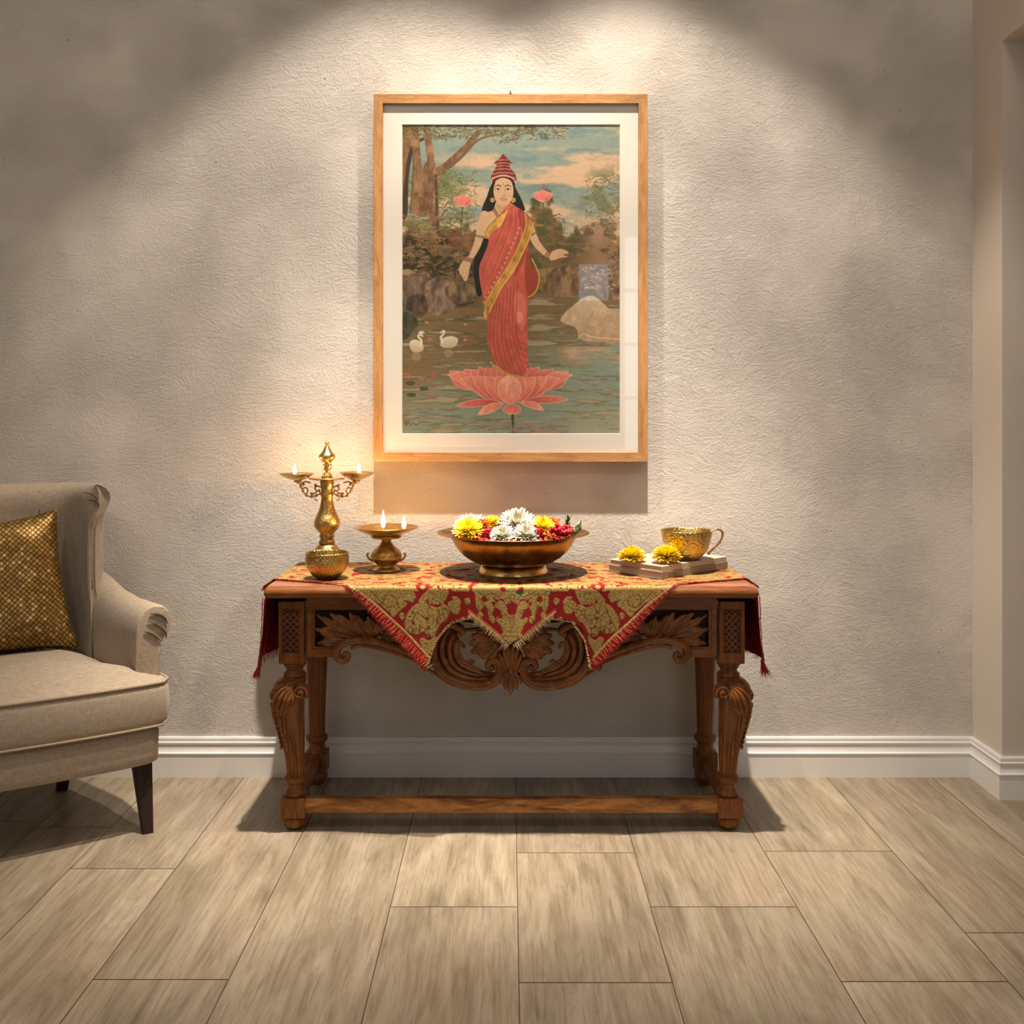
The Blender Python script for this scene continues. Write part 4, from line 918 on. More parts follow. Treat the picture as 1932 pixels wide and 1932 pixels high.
for i in range(n): j = (i+1) % n; k.f.append((b+i, b+j, b+n+j, b+n+i))
k.ball(AP(963.5, 1264, -.013), .0075, 12, 8, (1, .8, 1.5))
TP(k, 'palmette_carving', M_CARVE)

# ---------------------------------------------------------------- brocade cloth
# unfolded plane: u = x (beyond the ends it folds down), w = distance from the back edge (beyond .500 it folds down in front)
CT = .0035; RF = .014; WF = .500
CXL, CXR = TX0-.004, TX1+.004
def px_front(px, py): return ((px-CX)/632.9, WF+(py-1104)/632.9)      # front face
def px_topp(px, py):                                                   # top surface
    d = (CAMZ-TZ-CT)*F/(py-CY); return ((px-CX)*d/F, -(d+CAMY)-.035)
# outline on the front, in picture units
FR = [(648, 1098), (680, 1128), (712, 1165), (745, 1200), (775, 1232), (803, 1260), (812, 1240), (822, 1208), (832, 1188), (848, 1172), (872, 1166), (890, 1160), (905, 1172), (930, 1192), (955, 1207), (962, 1213), (970, 1207), (990, 1196), (1012, 1178), (1035, 1163), (1055, 1164), (1080, 1168), (1096, 1182), (1106, 1210), (1112, 1240), (1116, 1264), (1150, 1228), (1190, 1185), (1235, 1140), (1274, 1098)]
outl = [(.745+.215, .11), (.745+.235, .30), (.745+.245, .44), (.745+.04, .462), (.735, .365), (.60, .425)]+[px_front(x, y) for x, y in reversed(FR)]+[(-.60, .435), (-.735, .375), (-.745-.04, .462), (-.745-.235, .44), (-.745-.225, .3), (-.745-.205, .11), (-.745-.205, .012), (.745+.215, .012)]
SCL = 400.0
def cloth_canvas():
    c = Canvas(-1.0, 0.0, 1.0, .77, SCL); sh = (c.H, c.W); X, Y = c.X, c.Y
    c.a[..., :3] = np.array([132, 23, 22])/255; c.a[..., 3] = 0
    G = (166, 138, 80); G2 = (176, 136, 76)
    # large damask on the top: mirrored left-right
    half = c.W//2; n = fbm((c.H, half+1), 60, 40, 3, 31); n2 = fbm((c.H, half+1), 26, 18, 3, 32)
    f = np.concatenate([n[:, ::-1][:, :half], n[:, :c.W-half]], 1); f2 = np.concatenate([n2[:, ::-1][:, :half], n2[:, :c.W-half]], 1)
    ph = np.abs(X)
    m = (np.sin(f*30+ph*6)+.9*np.sin(f2*22) > -.62) & (Y < .515)
    vein = (np.abs(np.sin(f*30+ph*6+.8*np.sin(f2*20))) < .13)
    c.a[..., :3][m] = np.array(G)/255; c.a[..., 3][m] = 1
    q = m & vein; c.a[..., :3][q] = np.array([128, 44, 30])/255; c.a[..., 3][q] = 0
    def cv_(pts): return [px_front(*p) for p in pts]
    def MIR(pts): return [(mx_(p[0])+1, p[1]) for p in pts]
    def both(fn, pts): fn(cv_(pts)); fn(cv_(MIR(pts)))
    # leave the hanging part red
    c.poly([(-.60, .512), (.60, .512), (.60, .80), (-.60, .80)], (130, 22, 22), False, al=0)
    def blob(pts, al=1): both(lambda p: c.poly(p, G, True, al=1), pts)
    def cut(pts, w_=1.2): both(lambda p: c.line(p, w_/632.9, (92, 22, 16), .85, al=0), pts)
    def red(pts): both(lambda p: c.poly(p, (130, 22, 22), True, al=0), pts)
    E = 1/632.9
    # left/right motif near the upper outside
    blob([(672, 1100), (700, 1100), (735, 1098), (770, 1104), (785, 1122), (772, 1130), (760, 1128), (768, 1136), (755, 1148), (742, 1160), (735, 1152), (715, 1135), (696, 1122)])
    cut([(728, 1118), (722, 1130), (732, 1142), (745, 1138), (748, 1126), (738, 1120)]); cut([(700, 1112), (712, 1124), (724, 1138)])
    blob([(770, 1118), (782, 1116), (780, 1132), (772, 1130)]); blob([(756, 1152), (763, 1154), (760, 1166), (754, 1160)])
    # big blossom
    blob([(764, 1168), (770, 1152), (782, 1138), (797, 1132), (812, 1138), (826, 1142), (838, 1136), (848, 1148), (842, 1165), (832, 1172), (826, 1182), (818, 1196), (806, 1196), (800, 1186), (790, 1192), (778, 1190), (766, 1184)])
    blob([(806, 1110), (790, 1130), (800, 1140), (806, 1128), (812, 1112)])
    for i in range(4): blob([(812+i*9, 1108+i), (820+i*9, 1108+i), (817+i*8, 1128), (812+i*7, 1138), (808+i*7, 1128)])
    blob([(845, 1134), (858, 1128), (868, 1138), (866, 1152), (856, 1154), (848, 1146)]); blob([(852, 1124), (862, 1122), (870, 1132), (864, 1136)]); blob([(876, 1128), (884, 1124), (888, 1132), (882, 1138)])
    blob([(792, 1202), (800, 1198), (808, 1204), (816, 1200), (820, 1192), (822, 1206), (814, 1222), (806, 1236), (800, 1226), (796, 1214)]); blob([(866, 1168), (874, 1160), (878, 1166), (870, 1174)])
    for x, y in ((775, 1182), (786, 1186), (798, 1184), (822, 1170), (834, 1160), (840, 1150)): cut([(x-4, y+5), (x-5, y), (x, y-5), (x+5, y), (x+4, y+5)], 1.1)
    cut([(788, 1150), (782, 1160), (778, 1172)], 1.4); cut([(788, 1152), (800, 1160), (808, 1172)], 1.2); red([(803, 1162), (809, 1160), (808, 1167)]); red([(806, 1178), (811, 1176), (810, 1183)]); red([(777, 1172), (781, 1168), (783, 1176)])
    cut([(812, 1138), (806, 1150), (812, 1160)], 1); cut([(826, 1143), (828, 1156), (822, 1170)], 1)
    # centre motif
    blob([(893, 1100), (930, 1098), (965, 1100), (966, 1128), (955, 1136), (948, 1126), (938, 1128), (930, 1122), (936, 1136), (930, 1150), (924, 1168), (920, 1150), (914, 1140), (904, 1150), (898, 1140), (896, 1120)])
    blob([(940, 1130), (950, 1132), (958, 1146), (966, 1160), (966, 1186), (958, 1196), (950, 1190), (944, 1176), (936, 1166), (938, 1160), (948, 1164), (944, 1148), (936, 1142)])
    blob([(966, 1165), (957, 1172), (950, 1170), (945, 1180), (952, 1186), (946, 1194), (956, 1206), (966, 1208)]); blob([(926, 1160), (931, 1158), (934, 1168), (928, 1172)]); blob([(900, 1158), (906, 1150), (912, 1156), (906, 1166)])
    red([(944, 1104), (952, 1104), (954, 1112), (946, 1112)]); red([(958, 1140), (964, 1146), (964, 1156), (958, 1152)]); red([(908, 1124), (916, 1122), (920, 1130), (912, 1132)]); red([(928, 1132), (934, 1134), (932, 1142)])
    cut([(900, 1112), (912, 1120), (926, 1116), (940, 1122)], 1.2); cut([(904, 1126), (914, 1136), (922, 1150)], 1.1); cut([(962, 1118), (960, 1140), (964, 1180)], 1)
    fv = (np.abs(np.sin(f*58+ph*9)) < .16) & (Y > .515) & (c.a[..., 3] > .5); c.a[..., :3][fv] *= .62
    c.ell(*px_front(981, 1114), 7*E, 4.5*E, (34, 74, 40), 1, 0)
    # gold edging line inside each straight hem, and of the middle flap
    for p in ([(655, 1096), (700, 1128), (742, 1166), (775, 1196), (812, 1236)],):
        both(lambda q: c.line(q, 3.0*E, (206, 172, 108), al=1), p); both(lambda q: c.line([(a, b+3.4*E) for a, b in q], 1.2*E, (206, 172, 108), al=1), p)
        # red hem outside the line
        both(lambda q: c.line([(a-6.5*E*(1 if a < 0 else -1), b+10*E) for a, b in q], 14*E, (166, 18, 20), al=0), p)
    both(lambda q: c.line(q, 2.6*E, (196, 160, 104), al=1), [(884, 1150), (908, 1168), (935, 1190), (958, 1210)])
    both(lambda q: c.line([(a, b-4*E) for a, b in q], 1*E, (196, 160, 104), al=1), [(884, 1150), (908, 1168), (935, 1190), (958, 1210)])
    # side drops: plain dark red
    for s_ in (-1, 1): c.poly([(s_*.752, .0), (s_*1.0, .0), (s_*1.0, .6), (s_*.752, .6)], (130, 22, 22), False, al=0)
    return c
cc = cloth_canvas()
r_ = cc.mask(outl); keep = np.zeros((cc.H, cc.W), bool); keep[r_[0][0]:r_[0][1], r_[0][2]:r_[0][3]] = r_[1] > .5
def fold(t, r=RF):   # t: distance past the start of the bend -> (horizontal run, drop)
    L = r*PI/2; a = np.clip(t/r, 0, PI/2); return r*np.sin(a), r*(1-np.cos(a))+np.maximum(0, t-L)
def cmap(u, w):
    u = np.asarray(u, float); w = np.asarray(w, float)
    tf = np.maximum(0, w-(WF-RF)); hy, dz = fold(tf); hy = np.where(tf > 0, hy, 0); dz = np.where(tf > 0, dz, 0)
    y = -.035-np.minimum(w, WF-RF)-hy-.002
    fl = np.clip((dz-.02)/.2, 0, 1); y = y-fl*(.004+.006*np.sin(u*17+.6)+.004*np.sin(u*41))
    e = np.where(u < 0, -1, 1); lim = np.where(u < 0, -CXL, CXR)
    tu = np.maximum(0, np.abs(u)-(lim-RF)); hx, dx = fold(tu); x = np.where(tu > 0, e*(lim-RF+hx), u)
    fs = np.clip((dx-.02)/.2, 0, 1); x = x+e*fs*(.012+.012*np.sin(w*34+1.0)+.01*np.clip((w-.3)/.15, 0, 1))
    z = TZ+CT-dz-dx+.0007*np.sin(u*60)*np.sin(w*48)*(tf <= 0)
    return np.stack([x, y, z], -1)
cl = paint_mesh('tablecloth', cc, lambda a, b: cmap(a, b), M_CLOTH, None, keep)
md = cl.modifiers.new('thickness', 'SOLIDIFY'); md.thickness = .0022; md.offset = -1
if cl.data.polygons[0].normal.z < 0 and False: pass
meta(cl, 'red and gold brocade cloth with fringed points draped over the console table', 'tablecloth')
# fringes: gold and red threads along the hems
def strand(k, p, d, L, r, droop=.25):
    p = Vector(p); d = Vector(d).normalized(); n_ = 4; pts = []
    jit = Vector((RS.randn(), RS.randn()*.5, RS.randn()))*.12
    for i in range(n_): t = i/(n_-1); pts.append(p+(d+jit*t)*L*t+Vector((0, 0, -droop*L*t*t)))
    k.sweep(pts, [r, r*.9, r*.8, r*.4], 3, cap=False)
def hem(a, b, n_, mb, L, r, side_dir, inset=0, lift=.0025, jl=.4, droop=.25):
    for i in range(n_):
        t = (i+RS.rand())/n_; u = a[0]+(b[0]-a[0])*t; w_ = a[1]+(b[1]-a[1])*t
        p = cmap(u+side_dir[0]*inset, w_+side_dir[1]*inset); q = cmap(u+side_dir[0]*(inset+.006), w_+side_dir[1]*(inset+.006)); v = Vector(q-p)
        p = Vector(p)
        # push the thread just off the face it lies on
        if w_ > WF: p += Vector((0, -lift, 0))
        elif abs(u) > .75: p += Vector((lift*(1 if u > 0 else -1), 0, 0))
        else: p += Vector((0, 0, lift*.8))
        strand(mb, p, v, L*(1-jl*RS.rand()), r, droop)
kg, kr, kd = MB(), MB(), MB()
nrm = lambda a, b, s_: (lambda dx, dy, L: (s_*dy/L, -s_*dx/L))(b[0]-a[0], b[1]-a[1], math.hypot(b[0]-a[0], b[1]-a[1]))
def F_(x, y): return px_front(x, y)
for L0, L1 in ((F_(650, 1096), F_(806, 1258)),):
    for mirr in (1, -1):
        a, b = (L0, L1) if mirr > 0 else (F_(1276, 1096), F_(1119, 1260))
        d_ = nrm(a, b, -1 if mirr > 0 else 1)
        hem(a, b, 46, kg, .026, .00055, d_, -.024, .003, .5, .0); hem(a, b, 260, kr, .012, .0007, d_, -.003, .001, .5)
        hem(a, b, 26, kg, .014, .0005, d_, -.010, .003, .5, .0)
for seg in ((F_(886, 1152), F_(960, 1212)), (F_(1044, 1152), F_(968, 1212))):
    d_ = nrm(seg[0], seg[1], -1 if seg[0][0] < seg[1][0] else 1); hem(seg[0], seg[1], 62, kg, .022, .0006, d_, -.002, .003, .6, .1)
for seg in ((F_(806, 1252), F_(822, 1204)), (F_(822, 1204), F_(850, 1171)), (F_(850, 1171), F_(890, 1160)), (F_(1114, 1256), F_(1104, 1204)), (F_(1104, 1204), F_(1080, 1168)), (F_(1080, 1168), F_(1040, 1162))):
    d_ = nrm(seg[0], seg[1], 1 if seg[0][0] < seg[1][0] else -1); hem(seg[0], seg[1], 26, kg, .009, .0005, d_, -.003, .003, .5, .0)
for seg, s_ in ((((.749, .360), (.50, .474)), 1), (((-.749, .370), (-.50, .474)), -1)):   # on the bare wood corners
    d_ = (0, 1); hem(seg[0], seg[1], 130, kr, .014, .0011, d_, -.004, .002, .5, .0); hem(seg[0], seg[1], 30, kd, .012, .0013, d_, -.002, .002, .5, .0); hem(seg[0], seg[1], 22, kg, .012, .0006, d_, -.004, .003, .5, .0)
for e_ in (-1, 1):
    seg = ((e_*.775, .462), (e_*.985, .442)); hem(seg[0], seg[1], 80, kr, .018, .001, (0, 1), -.004, .003, .4, .8)
    hem((e_*.975, .44), (e_*.955, .06), 110, kd, .030, .0010, (e_, 0), -.004, .003, .5); hem((e_*.742, .37), (e_*.742, .49), 60, kr, .012, .0012, (e_, 0), -.004, .001, .5, .8)
    tp = Vector(cmap(e_*.985, .442))
    for _ in range(60):
        strand(kr, tp+Vector((RS.randn()*.002, RS.randn()*.003, .004)), (e_*.35+RS.randn()*.16, RS.randn()*.15, -1), .042+.01*RS.rand(), .0009, 0)
def CP(mb, name, m): o = mb.build(name, m, cl, True); o['kind'] = 'stuff'; return o
CP(kg, 'gold_fringe', M_FRG); CP(kr, 'red_fringe', M_FRR); CP(kd, 'dark_fringe', M_FRD)

# ---------------------------------------------------------------- brass things on the table
TC = TZ+CT+.0006
def PR(r, z): return (r, z)
def flame_part(parent, x, y, z, h, r, n='flame'):
    k = MB(); prof = [(r*.25, z), (r*.7, z+h*.07), (r, z+h*.22), (r*.92, z+h*.38), (r*.62, z+h*.6), (r*.3, z+h*.82), (r*.05, z+h)]
    k.lathe(prof, (x, y), 14); o = k.build(n, M_FLAME, parent, True, loc=tuple(parent.location), inv=True); return o
def wick_part(parent, x, y, z, h):
    k = MB(); k.sweep([(x, y, z), (x+.001, y, z+h*.6), (x+.0005, y, z+h)], .0014, 6, fdir=Vector((1, 0, 0))); return k.build('wick', M_WICK, parent, True, loc=tuple(parent.location), inv=True)
# tall lamp stand with two arms
sx_, sd = (617-CX)/(F/3.30), 3.30; sp_ = F/sd
lamp = empty('oil_lamp_stand', (sx_, sd+CAMY, TC), 'tall brass oil lamp stand with two lit bowls on curled arms', 'oil lamp')
def LP(mb, name, m, parent=lamp, smooth=True, **kw):
    o = mb.build(name, m, lamp, smooth, loc=tuple(lamp.location), inv=True, **kw)
    if parent is not lamp: o.parent = parent; o.location = (0, 0, 0)
    return o
Z3 = lambda py: CAMZ-(py-CY)/sp_
def prof3(lst): return [(r/sp_, Z3(py)) for py, r in lst]
k = MB(); k.lathe([(.066, TC), (.067, TC+.006), (.060, TC+.012), (.052, TC+.016)]+prof3([(1056, 27), (1048, 25), (1040, 23.5), (1034, 21), (1028, 17), (1026, 14.5)]), (sx_, sd+CAMY), 48); LP(k, 'base', M_BRASS)
k = MB(); k.lathe(prof3([(1026, 14), (1024, 15.5), (1021, 16), (1019, 13.5), (1016, 12.5), (1013, 14), (1010.5, 15), (1008, 13), (1005, 14), (1000, 19), (994, 23), (988, 24.7), (982, 24), (975, 21), (966, 17), (956, 13.5), (946, 11.5), (938, 10.5), (936, 11.5), (933, 12.5), (930, 11), (926, 11), (920, 11.5), (914, 12.5), (909, 13.5), (906, 12)]), (sx_, sd+CAMY), 48); LP(k, 'stem', M_BRASS)
k = MB(); k.lathe(prof3([(907, 10), (905.5, 26), (903.5, 34), (902.5, 34.5), (901.5, 33), (901.5, 10), (900, 4)]), (sx_, sd+CAMY), 56); LP(k, 'plate', M_BRASSP)
k = MB(); k.lathe(prof3([(901, 11), (897, 10), (892, 7), (888, 6), (884, 8), (880, 9.5), (876, 8), (873, 7.5), (870, 10), (866, 14.5), (861, 16.2), (857, 14), (852, 9.5), (846, 6), (841, 3.5), (839.5, 2.5), (838, 4.2), (836, 4.8), (834, 3), (831, .6)]), (sx_, sd+CAMY), 40); LP(k, 'finial', M_BRASSP)
for s_ in (-1, 1):
    def L3(dx, py, dy=0): return (sx_+s_*dx/sp_, sd+CAMY+dy, Z3(py))
    k = MB(); pts = catmull([(11, 930), (18, 934), (28, 937), (38, 935), (45, 927), (49, 918), (53, 910)], 6); k.sweep([L3(*p) for p in pts], [.0035+.0015*math.sin(i*1.1) for i in range(len(pts))], 8)
    k.sweep([L3(*p) for p in catmull([(12, 920), (18, 917), (23, 922), (19, 927), (24, 931), (32, 930)], 6)], .0026, 8)
    k.sweep([L3(*p) for p in catmull([(40, 932), (36, 926), (40, 920), (46, 922)], 6)], .0024, 8); k.sweep([L3(*p) for p in catmull([(50, 914), (42, 909), (34, 910), (31, 911)], 5)], .0026, 8)
    for q in ((15, 926), (22, 916), (28, 933), (44, 914), (53, 909)): k.ball(L3(*q), .0052, 8, 6)
    k.sweep([L3(*p) for p in catmull([(22, 938), (23, 942), (20, 945), (18, 942)], 5)], .0016, 6)
    k.lathe([(.004, Z3(912)), (.013, Z3(909)), (.014, Z3(907.5)), (.007, Z3(906))], (sx_+s_*55/sp_, sd+CAMY), 20)
    arm = LP(k, 'arm', M_BRASS)
    cxb = sx_+s_*55/sp_; cyb = sd+CAMY-.004; zt = Z3(893 if s_ < 0 else 891); R = 30.5/sp_
    outp = [(.004, Z3(907)), (.012, Z3(906.5)), (R*.62, zt-.017), (R*.86, zt-.008), (R, zt-.001), (R*1.02, zt)]; inp = [(R*.98, zt+.0008), (R*.82, zt-.006), (R*.55, zt-.013), (.001, zt-.018)]
    def spout(a, z, s__=s_): return .14*max(0, math.cos(a-(0 if s__ > 0 else PI)))**6*(1 if z > zt-.01 else .3)
    k = MB(); k.lathe(outp+inp, (cxb, cyb), 48, mod=spout); bl_ = LP(k, 'lamp_bowl', M_BRASSP)
    k = MB(); k.lathe([(R*.66, zt-.0095), (R*.66, zt-.0088), (.001, zt-.0088)], (cxb, cyb), 32); LP(k, 'oil', M_OIL, bl_)
    fx = sx_+s_*(59 if s_ < 0 else 62)/sp_
    o = flame_part(lamp, fx, cyb-.012, zt-.002, .034, .0062); w_ = wick_part(lamp, fx, cyb-.012, zt-.012, .012)
# pedestal dish with two flames
pd_ = 3.215; pp_ = F/pd_; qx = (729-CX)/pp_
dish = empty('pedestal_oil_lamp', (qx, pd_+CAMY, TC), 'footed brass dish lamp with two flames, between tall lamp stand and flower bowl', 'oil lamp')
def DP(mb, name, m, parent=dish, **kw):
    o = mb.build(name, m, dish, True, loc=tuple(dish.location), inv=True, **kw)
    if parent is not dish: o.parent = parent; o.location = (0, 0, 0)
    return o
Z4 = lambda py: CAMZ-(py-CY)/pp_
def prof4(lst): return [(r/pp_, Z4(py)) for py, r in lst]
k = MB(); k.lathe([(.0455, TC), (.0460, TC+.003), (.040, TC+.007), (.034, TC+.010), (.030, TC+.013)]+prof4([(1066, 15.5), (1062, 21), (1056, 27), (1050, 29.5), (1045, 29), (1040, 26), (1033, 19), (1026, 12), (1021, 9.2), (1018, 9), (1016, 12), (1015, 26), (1013, 29), (1010.5, 28), (1009, 12)]), (qx, pd_+CAMY), 56); DP(k, 'foot', M_BRASS)
zt = Z4(994.5); R = .1055
k = MB(); k.lathe([(.012, Z4(1011)), (.045, Z4(1011)), (.070, zt-.017), (.088, zt-.010), (.102, zt-.002), (R, zt), (R-.001, zt+.0012), (.098, zt-.0015), (.084, zt-.009), (.066, zt-.0145), (.03, zt-.019), (.001, zt-.019)], (qx, pd_+CAMY), 72); bl_ = DP(k, 'dish', M_BRASSP)
k = MB(); k.lathe([(.068, zt-.013), (.068, zt-.0125), (.001, zt-.0125)], (qx, pd_+CAMY), 40); DP(k, 'oil', M_OIL, bl_)
for s_ in (-1, 1):
    k = MB(); k.sweep([(qx+s_*a/pp_, pd_+CAMY-.004, Z4(b)) for a, b in catmull([(25, 1058), (31, 1055), (35, 1050), (36, 1046), (33, 1043)], 5)], [.004, .0045, .0042, .003, .0035], 8) if False else k.sweep([(qx+s_*a/pp_, pd_+CAMY-.004, Z4(b)) for a, b in catmull([(25, 1058), (31, 1055), (35, 1050), (36, 1046), (33, 1043)], 5)], .0036, 8); DP(k, 'side_handle', M_BRASS)
for px_, top, h, ydd in ((724.5, 962, .056, -.02), (762.5, 973, .042, -.005)):
    xx = (px_-CX)/pp_; zz = Z4(top)-h; flame_part(dish, xx, pd_+CAMY+ydd, zz, h, .0066); wick_part(dish, xx, pd_+CAMY+ydd, zt-.013, max(.006, zz-zt+.018))
# small woven bowl in front
k = MB(); bd_ = 3.055; bp_ = F/bd_; bx_ = (617-CX)/bp_; by_ = bd_+CAMY
prof = [(.030, TC), (.034, TC+.002), (.046, TC+.012), (.060, TC+.030), (.0665, TC+.048), (.0675, TC+.062), (.0655, TC+.072), (.0665, TC+.076), (.0672, TC+.080), (.0655, TC+.082), (.0635, TC+.080), (.0620, TC+.072), (.0640, TC+.060), (.0620, TC+.046), (.055, TC+.028), (.040, TC+.012), (.001, TC+.006)]
k.lathe(prof, (bx_, by_), 72)
meta(k.build('brass_bowl', M_BRASSW, None, True, loc=(bx_, by_, TC)), 'small brass bowl with a woven pattern, in front of the tall lamp stand', 'bowl')
# large footed flower bowl
fd_ = 3.18; fp_ = F/fd_; bx, by = (968.5-CX)/fp_, fd_+CAMY
fb = empty('flower_bowl', (bx, by, TC), 'wide footed brass bowl filled with cut flowers, centre of the table', 'bowl')
Z5 = lambda py: CAMZ-(py-CY)/fp_
zr = Z5(1004.5); Rb = .2465
k = MB(); k.lathe([(.1130, TC), (.1135, TC+.003), (.1085, TC+.012), (.1045, TC+.0215), (.100, TC+.024), (.001, TC+.024)], (bx, by), 72); o = k.build('foot_ring', M_BRASSP, fb, True, loc=tuple(fb.location), inv=True, angle=40)
pr_ = [(.001, TC+.0225), (.085, TC+.023), (.100, TC+.026), (.130, TC+.037), (.155, TC+.052), (.175, TC+.070), (.188, TC+.088), (.197, TC+.104), (.205, zr-.011), (.220, zr-.006), (.238, zr-.0015), (Rb, zr), (Rb-.0005, zr+.0015), (.236, zr), (.219, zr-.0042), (.203, zr-.0085), (.194, TC+.104), (.184, TC+.088), (.170, TC+.070), (.150, TC+.054), (.12, TC+.040), (.001, TC+.032)]
k = MB(); k.lathe(pr_, (bx, by), 96); k.build('bowl', M_BRASSB, fb, True, loc=tuple(fb.location), inv=True)
# cup with a looped handle, on the books
BH1, BH2 = .0225, .0165; BT = TC+.0008+BH1+BH2
cd_ = 3.19; cp_ = F/cd_; cx_, cy_ = (1295.5-CX)/cp_, cd_+CAMY; cz = BT+.0012
cup = empty('brass_cup', (cx_, cy_, cz), 'hammered brass cup with a looped handle, standing on the two books', 'cup')
k = MB(); zt = CAMZ-(1000-CY)/cp_; h = zt-cz
k.lathe([(.038, cz), (.040, cz+.002), (.044, cz+.006), (.058, cz+h*.20), (.070, cz+h*.42), (.077, cz+h*.64), (.0808, cz+h*.84), (.0832, zt-.001), (.0826, zt+.0008), (.081, zt-.001), (.078, cz+h*.80), (.073, cz+h*.60), (.064, cz+h*.38), (.05, cz+h*.18), (.001, cz+h*.09)], (cx_, cy_), 72)
k.build('cup_body', M_BRASSC, cup, True, loc=tuple(cup.location), inv=True)
k = MB(); pts = catmull([(1338, 1005), (1346, 1000), (1356, 999), (1362.5, 1004), (1362, 1014), (1356, 1024), (1347, 1034), (1339, 1041), (1334, 1042.5)], 6)
k.sweep([((p[0]-CX)/cp_, cy_-.002, CAMZ-(p[1]-CY)/cp_) for p in pts], [.0028+.001*math.sin(PI*i/len(pts)) for i in range(len(pts))], 8, 1.6); k.ball(((1358-CX)/cp_, cy_-.002, CAMZ-(1023-CY)/cp_), .0042, 8, 6); k.ball(((1337-CX)/cp_, cy_-.002, CAMZ-(1044-CY)/cp_), .005, 8, 6)
k.build('handle', M_BRASS, cup, True, loc=tuple(cup.location), inv=True)

# ---------------------------------------------------------------- books
M_COV1 = mat('book_cover_taupe', (.30, .22, .17), .55); M_COV2 = mat('book_cover_sand', (.52, .40, .30), .6)
def page_mat():
    m = mat('page_edges', (.62, .48, .36), .8, spec=.2); q = N(m); v = q.coord('Object', (1, 1, 60))
    q.col(q.ramp(q.noise(v, 14, 3), [(.35, (.40, .28, .20)), (.65, (.62, .46, .35))])); return m
M_PAGE = page_mat()
BX0, BY0 = (1248-CX)/(F/3.03), 3.03+CAMY; TH = math.radians(42)
def book(z0, hgt, w_, l_, off, rz, cov, label, title=False):
    b = empty('book', (BX0+off[0], BY0+off[1], z0), label, 'book', rz=rz)
    t = .0022
    def B(k, name, m, parent=b, **kw):
        o = k.build(name, m, b, kw.pop('smooth', False), **kw); 
        if parent is not b: o.parent = parent
        return o
    k = MB(); k.rbox((0, 0, 0), (l_, w_, t), .0009); k.rbox((0, 0, hgt-t), (l_, w_, hgt), .0009)
    B(k, 'cover', cov)
    k = MB(); k.rbox((.0, .0, .0004), (l_, t*1.2, hgt-.0004), .0009); sp = B(k, 'spine', cov)
    k = MB(); k.box((.004, t*1.2, t), (l_-.004, w_-.004, hgt-t)); B(k, 'pages', M_PAGE)
    return b
b1 = book(TC+.0004, BH1, .225, .345, (0, 0), TH, M_COV1, 'taupe hardback book under the other, lying on the brocade cloth')
b2 = book(TC+.0008+BH1, BH2, .220, .335, (.002, .004), TH, M_COV2, 'thinner sand-coloured book lying on top of the taupe book')
# faint lettering on the lower spine: not legible in the photo, so just a row of small strokes in two lines
k = MB(); rs = np.random.RandomState(3)
for row, (zc_, n_, hh) in enumerate(((.0135, 8, .0052), (.0070, 9, .0044))):
    for i in range(n_):
        x = .034+i*.0052; y = -.0003
        for _ in range(2):
            a = (x+rs.rand()*.003, zc_-hh/2); c2 = (x+rs.rand()*.003, zc_+hh/2); k.sweep([(a[0], y, a[1]), ((a[0]+c2[0])/2, y, (a[1]+c2[1])/2), (c2[0], y, c2[1])], .00032, 4)
        k.sweep([(x, y, zc_+(rs.rand()-.5)*hh), (x+.0015, y, zc_), (x+.0034, y, zc_+(rs.rand()-.5)*hh)], .0003, 4)
k.build('spine_lettering', mat('faded_ink', (.10, .07, .05), .7), b1, False)

# ---------------------------------------------------------------- flowers
def strip_petal(k, base, az, el, L, w_, curl, rs, cup_=.25, tipw=.35):
    # a curved, cupped petal starting at base, pointing in azimuth az / elevation el
    d = Vector((math.cos(az)*math.cos(el), math.sin(az)*math.cos(el), math.sin(el))); side = Vector((-math.sin(az), math.cos(az), 0)); up = side.cross(d)*-1
    if up.z < 0 and el < 1.3: up = -up
    rows = []; n_ = 5
    for i in range(n_):
        t = i/(n_-1); c = Vector(base)+d*(L*t)+up*(curl*L*t*t); ww = w_*(.35+.65*math.sin(PI*min(1, .2+.75*t))) if i < n_-1 else w_*tipw
        rows.append([c-side*ww*.5+up*cup_*ww*.5, c-up*0, c+side*ww*.5+up*cup_*ww*.5])
    k.grid(rows)
def mum(name, c, r, mp, mc, label, cat='flower', group=None, tilt=(0, 0), n_=None, flat=.55, heart=.2, seed=0, wf=.15, dome=.9):
    rs = np.random.RandomState(seed+5); k = MB(); layers = n_ or ((-.05, 1.0, 24, .1), (.14, .99, 25, .12), (.34, .95, 25, .12), (.55, .88, 23, .12), (.76, .80, 20, .12), (.98, .72, 16, .10), (1.20, .66, 11, .08), (1.42, .62, 5, .04))
    for el, q, m_, cu in layers:
        for i in range(m_):
            az = 2*PI*(i+rs.rand()*.5)/m_+el*3; strip_petal(k, (0, 0, r*.10), az, el*dome+rs.randn()*.05, r*q*(.92+.16*rs.rand()), r*wf*(1.1 if el < .9 else .8), cu+rs.randn()*.05, rs)
    h = MB(); h.ball((0, 0, r*.20), r*heart, 12, 8, (1, 1, .9))
    # tilt towards the viewer, then settle in place
    M = Matrix.Rotation(tilt[0], 4, 'X') @ Matrix.Rotation(tilt[1], 4, 'Y')
    for mb in (k, h): mb.v = [tuple(M @ Vector(p)) for p in mb.v]
    o = k.build(name, mp, None, True); o.location = c
    ho = h.build('flower_heart', mc, o, True)
    return meta(o, label, cat, group)
def mumf(name, px, py, d, r, mp, mc, label, seed=0, tilt=(.5, 0), **kw):
    c = P(px, py, d); return mum(name, c, r, mp, mc, label, seed=seed, tilt=tilt, **kw)
CH = 'chrysanthemum'
